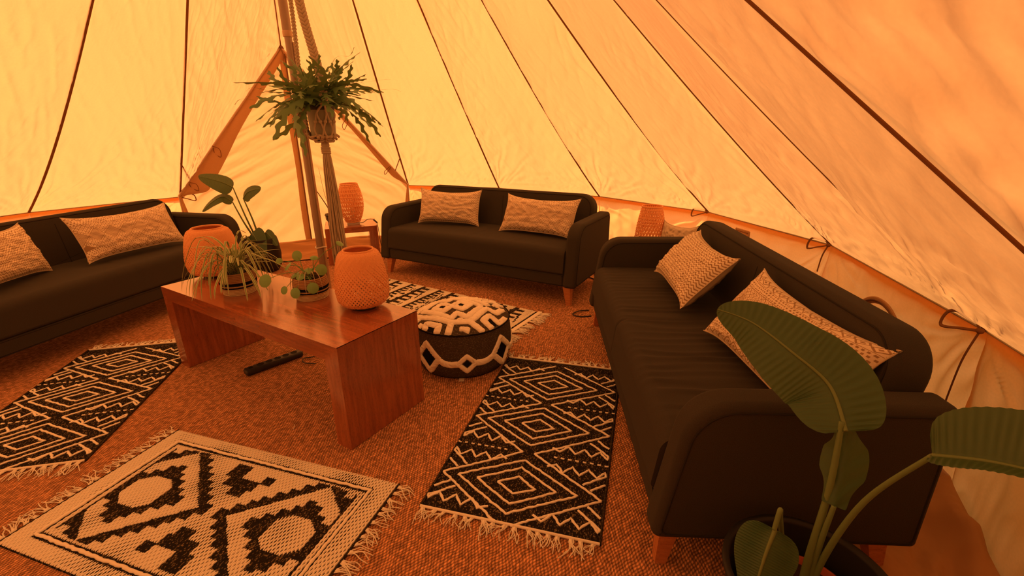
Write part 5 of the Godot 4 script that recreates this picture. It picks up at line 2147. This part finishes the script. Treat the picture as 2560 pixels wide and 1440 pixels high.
func braid(mb: MB, pts: Array, amp: float, r: float, pitch: float, wide: Vector3, strands := 3, flat := 0.45) -> void:
	var path := spline(pts, 60)
	var length := 0.0
	var acc := PackedFloat32Array()
	for i in path.size():
		if i > 0:
			length += path[i].distance_to(path[i - 1])
		acc.push_back(length)
	var n := int(length / 0.006)
	for s in strands:
		var out := PackedVector3Array()
		var j := 0
		for i in n + 1:
			var d := length * i / n
			while j < path.size() - 2 and acc[j + 1] < d:
				j += 1
			var p := path[j].lerp(path[j + 1], (d - acc[j]) / maxf(acc[j + 1] - acc[j], 1e-6))
			var tang := (path[j + 1] - path[j]).normalized()
			var sd := (wide - tang * wide.dot(tang)).normalized()
			var ot := sd.cross(tang)
			var ph := d / pitch * TAU + TAU * s / strands
			out.push_back(p + sd * amp * sin(ph) + ot * amp * flat * sin(2.0 * ph))
		mb.tube(out, r, r, 6)


func build_hanging_plant() -> void:
	var c := Vector3(-1.010, 0, -2.665)
	var hook := Vector3(-1.135, 3.25, -2.755)
	# hanger
	var h := thing("plant_hanger", "knotted cream cord plant hanger with a long tassel, hanging by the centre pole", "plant hanger", hook)
	var rel := func(p: Vector3) -> Vector3: return p - hook
	var front := c + Vector3(0.052, 0, 0.072)
	var left := c + Vector3(-0.082, 0, 0.010)
	var band := MB.new()
	braid(band, [rel.call(hook), rel.call(Vector3(-1.055, 2.25, -2.69)), rel.call(Vector3(-1.034, 1.91, -2.650)), rel.call(Vector3(front.x - 0.006, 1.58, front.z - 0.005)), rel.call(Vector3(front.x, 1.43, front.z + 0.004))], 0.0155, 0.0082, 0.075, Vector3(1, 0, -0.3).normalized(), 4, 0.35)
	put("braided_band", band, M.cord_beige, h)
	var band2 := MB.new()
	braid(band2, [rel.call(hook + Vector3(-0.01, 0, 0)), rel.call(Vector3(-1.120, 2.25, -2.74)), rel.call(Vector3(-1.105, 1.91, -2.72)), rel.call(Vector3(left.x - 0.002, 1.46, left.z)), rel.call(Vector3(left.x, 1.30, left.z))], 0.007, 0.0055, 0.05, Vector3(1, 0, 0.3).normalized(), 3, 0.8)
	put("twisted_cord", band2, M.cord_beige, h)
	# net round the pot
	var net := MB.new()
	var knot := Vector3(c.x, 1.232, c.z)
	for k in 5:
		var a := 0.55 + (k - 2) * 0.28
		var q := func(y: float, r: float, da: float) -> Vector3: return rel.call(Vector3(c.x + r * sin(a + da), y, c.z + r * cos(a + da)))
		net.tube(spline([rel.call(Vector3(front.x, 1.435, front.z + 0.004)), q.call(1.39, 0.084, (0.14 if k % 2 == 0 else -0.14)), q.call(1.345, 0.086, 0.0), q.call(1.305, 0.085, (-0.13 if k % 2 == 0 else 0.13)), q.call(1.265, 0.073, 0.0), rel.call(knot)], 8), 0.0050, 0.0050, 6)
		for y in [1.345, 1.268]:
			net.ball(q.call(y, 0.087 if y > 1.3 else 0.076, 0.0), Vector3(0.0105, 0.0095, 0.0105), 8, 5)
	for k in 4:
		var a := -1.45 + (k - 1.5) * 0.22
		var q := func(y: float, r: float) -> Vector3: return rel.call(Vector3(c.x + r * sin(a), y, c.z + r * cos(a)))
		net.tube(spline([rel.call(Vector3(left.x, 1.31, left.z)), q.call(1.29, 0.082), q.call(1.262, 0.074), rel.call(knot + Vector3(0, 0.006, 0))], 8), 0.0048, 0.0048, 6)
		net.ball(q.call(1.285, 0.082), Vector3(0.010, 0.009, 0.010), 8, 5)
	# collar of cords round the foot of the pot
	for k in 3:
		var ring := []
		for i in 16:
			var a := TAU * i / 16
			ring.push_back(rel.call(Vector3(c.x + (0.075 - k * 0.014) * cos(a), 1.272 - k * 0.013 + 0.005 * sin(a * 5 + k), c.z + (0.075 - k * 0.014) * sin(a))))
		net.tube(spline(ring, 3, true), 0.0062, 0.0062, 6, Vector3.UP, 1.0, true, 0.25, 60.0)
	put("knotted_net", net, M.cord_beige, h)
	var kb := MB.new()
	kb.ball(rel.call(knot + Vector3(0, -0.008, 0)), Vector3(0.023, 0.024, 0.023))
	for k in 4:
		var ring := PackedVector3Array()
		for i in 20:
			ring.push_back(rel.call(knot + Vector3(0.021 * cos(TAU * i / 20), -0.022 - k * 0.009 + 0.003 * sin(TAU * i / 20), 0.021 * sin(TAU * i / 20))))
		kb.tube(ring, 0.005, 0.005, 6, Vector3.UP, 1.0, true)
	put("gathering_knot", kb, M.cord_beige, h)
	var ts := MB.new()
	for i in 64:
		var a := i * 2.399
		var r := sqrt((i + 0.5) / 64.0)
		var l := rnd(0.58, 0.655)
		var d := Vector3(cos(a), 0, sin(a)) * r
		var wv := rnd(0, TAU)
		var pts := []
		for k in 9:
			var t := k / 8.0
			pts.push_back(rel.call(knot + Vector3(0, -0.035 - l * t, 0) + d * (0.016 + 0.030 * pow(t, 0.6)) + Vector3(sin(wv + t * 9.0), 0, cos(wv + t * 8.0)) * 0.004 * t))
		ts.tube(spline(pts, 4), 0.0036, 0.0030, 5, Vector3.UP, 1.0, false, 0.12, 140.0)
	put("tassel", ts, M.cord_beige, h)
	# pot and plant
	var pl := thing("hanging_plant", "lobed green fern-like plant in a sage green pot held in the cord hanger", "plant", Vector3(c.x, 1.262, c.z))
	var pot := MB.new()
	pot.lathe([Vector2(0.001, 0.0), Vector2(0.056, 0.0), Vector2(0.063, 0.006), Vector2(0.071, 0.142), Vector2(0.069, 0.144)], 40)
	put("pot", pot, M.pot_sage, pl)
	var rim := MB.new()
	rim.lathe([Vector2(0.069, 0.140), Vector2(0.0715, 0.142), Vector2(0.0735, 0.166), Vector2(0.070, 0.168), Vector2(0.067, 0.150)], 40)
	put("inner_pot", rim, M.pot_rim, pl)
	var so := MB.new()
	so.lathe([Vector2(0.068, 0.154), Vector2(0.001, 0.160)], 24)
	put("soil", so, M.soil, pl)
	var kinds := []
	for k in 8:
		kinds.push_back(frond_mesh(0.29 + 0.03 * (k % 4), 6 + k % 4, [0.15, 0.45, -0.15, 0.75, 0.3, -0.3, 0.55, 0.05][k], 100 + k))
	for i in 92:
		var a := i * 2.399 + rnd(-0.25, 0.25)
		var lift := rnd(-0.15, 0.95)
		var k := rng.randi() % 8
		var sc := rnd(0.62, 0.98)
		if i > 66:
			lift = rnd(0.6, 1.15)
			sc = rnd(0.5, 0.8)
		var b := Basis(Vector3.UP, a) * Basis(Vector3.BACK, lift) * Basis(Vector3.RIGHT, rnd(-0.7, 0.7))
		put_mesh("frond", kinds[k], M.leaf_fern, pl, Transform3D(b.scaled_local(Vector3.ONE * sc), Vector3(0.03 * cos(a), 0.155, -0.03 * sin(a))))
	for q in [[-0.9, 0.55, 0.42], [0.55, 0.5, 0.40], [2.7, 0.35, 0.44], [3.3, 0.05, 0.42], [0.1, 0.25, 0.43], [1.2, 1.1, 0.34], [4.2, 0.2, 0.4], [5.6, 0.3, 0.42], [2.2, 0.7, 0.38]]:
		var sb := MB.new()                          # thin wiry shoots with small leaflets
		var d := Vector3(cos(q[0]), 0, -sin(q[0]))
		var tip: Vector3 = d * float(q[2]) + Vector3(0, 0.155 + float(q[1]) * 0.30, 0)
		var rib := spline([Vector3(0, 0.155, 0), d * float(q[2]) * 0.45 + Vector3(0, 0.155 + float(q[1]) * 0.22, 0), tip.lerp(d * float(q[2]) * 0.45 + Vector3(0, 0.2, 0), 0.25) + Vector3(0, 0.02, 0.01), tip], 10)
		blade(sb, rib, Vector3.UP, func(t: float) -> float: return 0.0016 + 0.005 * maxf(0.0, sin(t * 34.0)) * smoothstep(0.45, 0.6, t) * (1.15 - t), 0.2, 2)
		put("shoot", sb, M.leaf_fern, pl)


# =====================================================================  odds and ends
func build_odds() -> void:
	# power strip under the table
	var a := Vector3(-1.507, 0, -2.319)
	var b := Vector3(-1.290, 0, -2.560)
	var d := b - a
	var t := thing("power_strip", "black power strip with a cord lying on the matting under the coffee table", "power strip", a.lerp(b, 0.5), atan2(-d.z, d.x))
	var mb := MB.new()
	mb.box(Vector3(0, 0.021, 0), Vector3(d.length(), 0.036, 0.058), 0.009)
	put("housing", mb, M.black_plastic, t)
	for k in 5:
		var sb := MB.new()
		sb.xf = Transform3D(Basis.IDENTITY, Vector3(-0.075 + k * 0.048, 0.0385, 0))
		sb.lathe([Vector2(0.0185, 0.0), Vector2(0.0185, 0.0012), Vector2(0.016, 0.0014), Vector2(0.0155, 0.0006), Vector2(0.001, 0.0006)], 20)
		put("socket", sb, M.dark_socket, t)
	var sw := MB.new()
	sw.box(Vector3(-0.128, 0.040, 0), Vector3(0.022, 0.008, 0.016), 0.003)
	put("switch", sw, M.dark_socket, t)
	var cb := MB.new()
	cb.tube(spline([Vector3(0.155, 0.02, 0), Vector3(0.20, 0.03, 0.01), Vector3(0.235, 0.012, 0.05), Vector3(0.19, 0.010, 0.085), Vector3(0.14, 0.012, 0.07), Vector3(0.12, 0.01, 0.12), Vector3(0.16, 0.008, 0.18)], 8), 0.0035, 0.0035, 6)
	put("cord", cb, M.black_plastic, t)
	# cord of the egg lamp, with its inline switch
	var l := thing("extension_cable", "dark lamp cord with an inline switch running over the side table's edge", "cord", Vector3(-1.625, 0.37, -4.76))
	var lc := MB.new()
	lc.tube(spline([Vector3(0.060, 0.010, 0.0), Vector3(0.11, 0.020, 0.02), Vector3(0.16, 0.050, 0.02), Vector3(0.215, 0.044, 0.01), Vector3(0.25, 0.0, 0.02), Vector3(0.27, -0.20, 0.04), Vector3(0.30, -0.362, 0.06)], 8), 0.0032, 0.0032, 6)
	put("wire", lc, M.black_plastic, l)
	var ls := MB.new()
	ls.box(Vector3(0.232, 0.028, 0.014), Vector3(0.055, 0.014, 0.018), 0.005, Basis(Vector3.BACK, -0.75))
	put("switch", ls, M.black_plastic, l)
	# black cord on the floor by the leg of the back sofa
	var f := thing("floor_cord", "short loop of black cord on the matting beside the back sofa's near leg", "cord", Vector3(0.47, 0, -3.16))
	var fb := MB.new()
	fb.tube(spline([Vector3(0.10, 0.006, -0.06), Vector3(0.02, 0.012, -0.03), Vector3(-0.03, 0.008, 0.02), Vector3(0.02, 0.006, 0.06), Vector3(0.10, 0.006, 0.05)], 8), 0.0045, 0.0045, 6)
	put("wire", fb, M.black_plastic, f)
	# footed planter with bare twigs on the side table
	var p := thing("planter", "small grey planter on thin legs with bare twigs, on the dark side table", "planter", Vector3(-1.770, 0.37, -4.58))
	var pb := MB.new()
	pb.lathe([Vector2(0.001, 0.058), Vector2(0.038, 0.060), Vector2(0.056, 0.085), Vector2(0.060, 0.140), Vector2(0.056, 0.140), Vector2(0.054, 0.120), Vector2(0.001, 0.120)], 32)
	put("pot", pb, M.pot_grey, p)
	var rb := MB.new()
	rb.tube(hoop(0.0605, 0.128, 0.0), 0.004, 0.004, 6, Vector3.UP, 1.0, true)
	put("stand_ring", rb, M.black_plastic, p)
	for k in 4:
		var lg := MB.new()
		var an := TAU * k / 4 + 0.4
		lg.tube(PackedVector3Array([Vector3(0.060 * cos(an), 0.128, 0.060 * sin(an)), Vector3(0.050 * cos(an), 0.001, 0.050 * sin(an))]), 0.003, 0.003, 6)
		put("leg", lg, M.black_plastic, p)
	var st := MB.new()
	st.tube(spline([Vector3(0.005, 0.12, 0), Vector3(-0.03, 0.22, 0.01), Vector3(-0.10, 0.36, 0.02)], 6), 0.006, 0.004, 6)
	put("twig", st, M.twig, p)
	for q in [[0.02, 0.30, 0.0], [0.03, 0.26, 0.02], [-0.06, 0.46, 0.0]]:
		var sb2 := MB.new()
		sb2.tube(spline([Vector3(0.01, 0.12, 0), Vector3(float(q[0]) * 0.6, 0.12 + float(q[1]) * 0.45, 0.005), Vector3(q[0], 0.12 + float(q[1]), q[2])], 6), 0.0022, 0.0012, 5)
		put("twig", sb2, M.twig, p)
	# scrap of pale thread on the matting
	var y := thing("thread_scrap", "tiny pale scrap of thread lying alone on the matting in front of the coffee table", "thread", Vector3(-1.02, 0.002, -1.83))
	var yb := MB.new()
	yb.tube(spline([Vector3(0, 0, 0.01), Vector3(0.002, 0.006, 0), Vector3(0, 0.012, -0.012)], 4), 0.0015, 0.0012, 4)
	put("strand", yb, M.rug_cream, y)
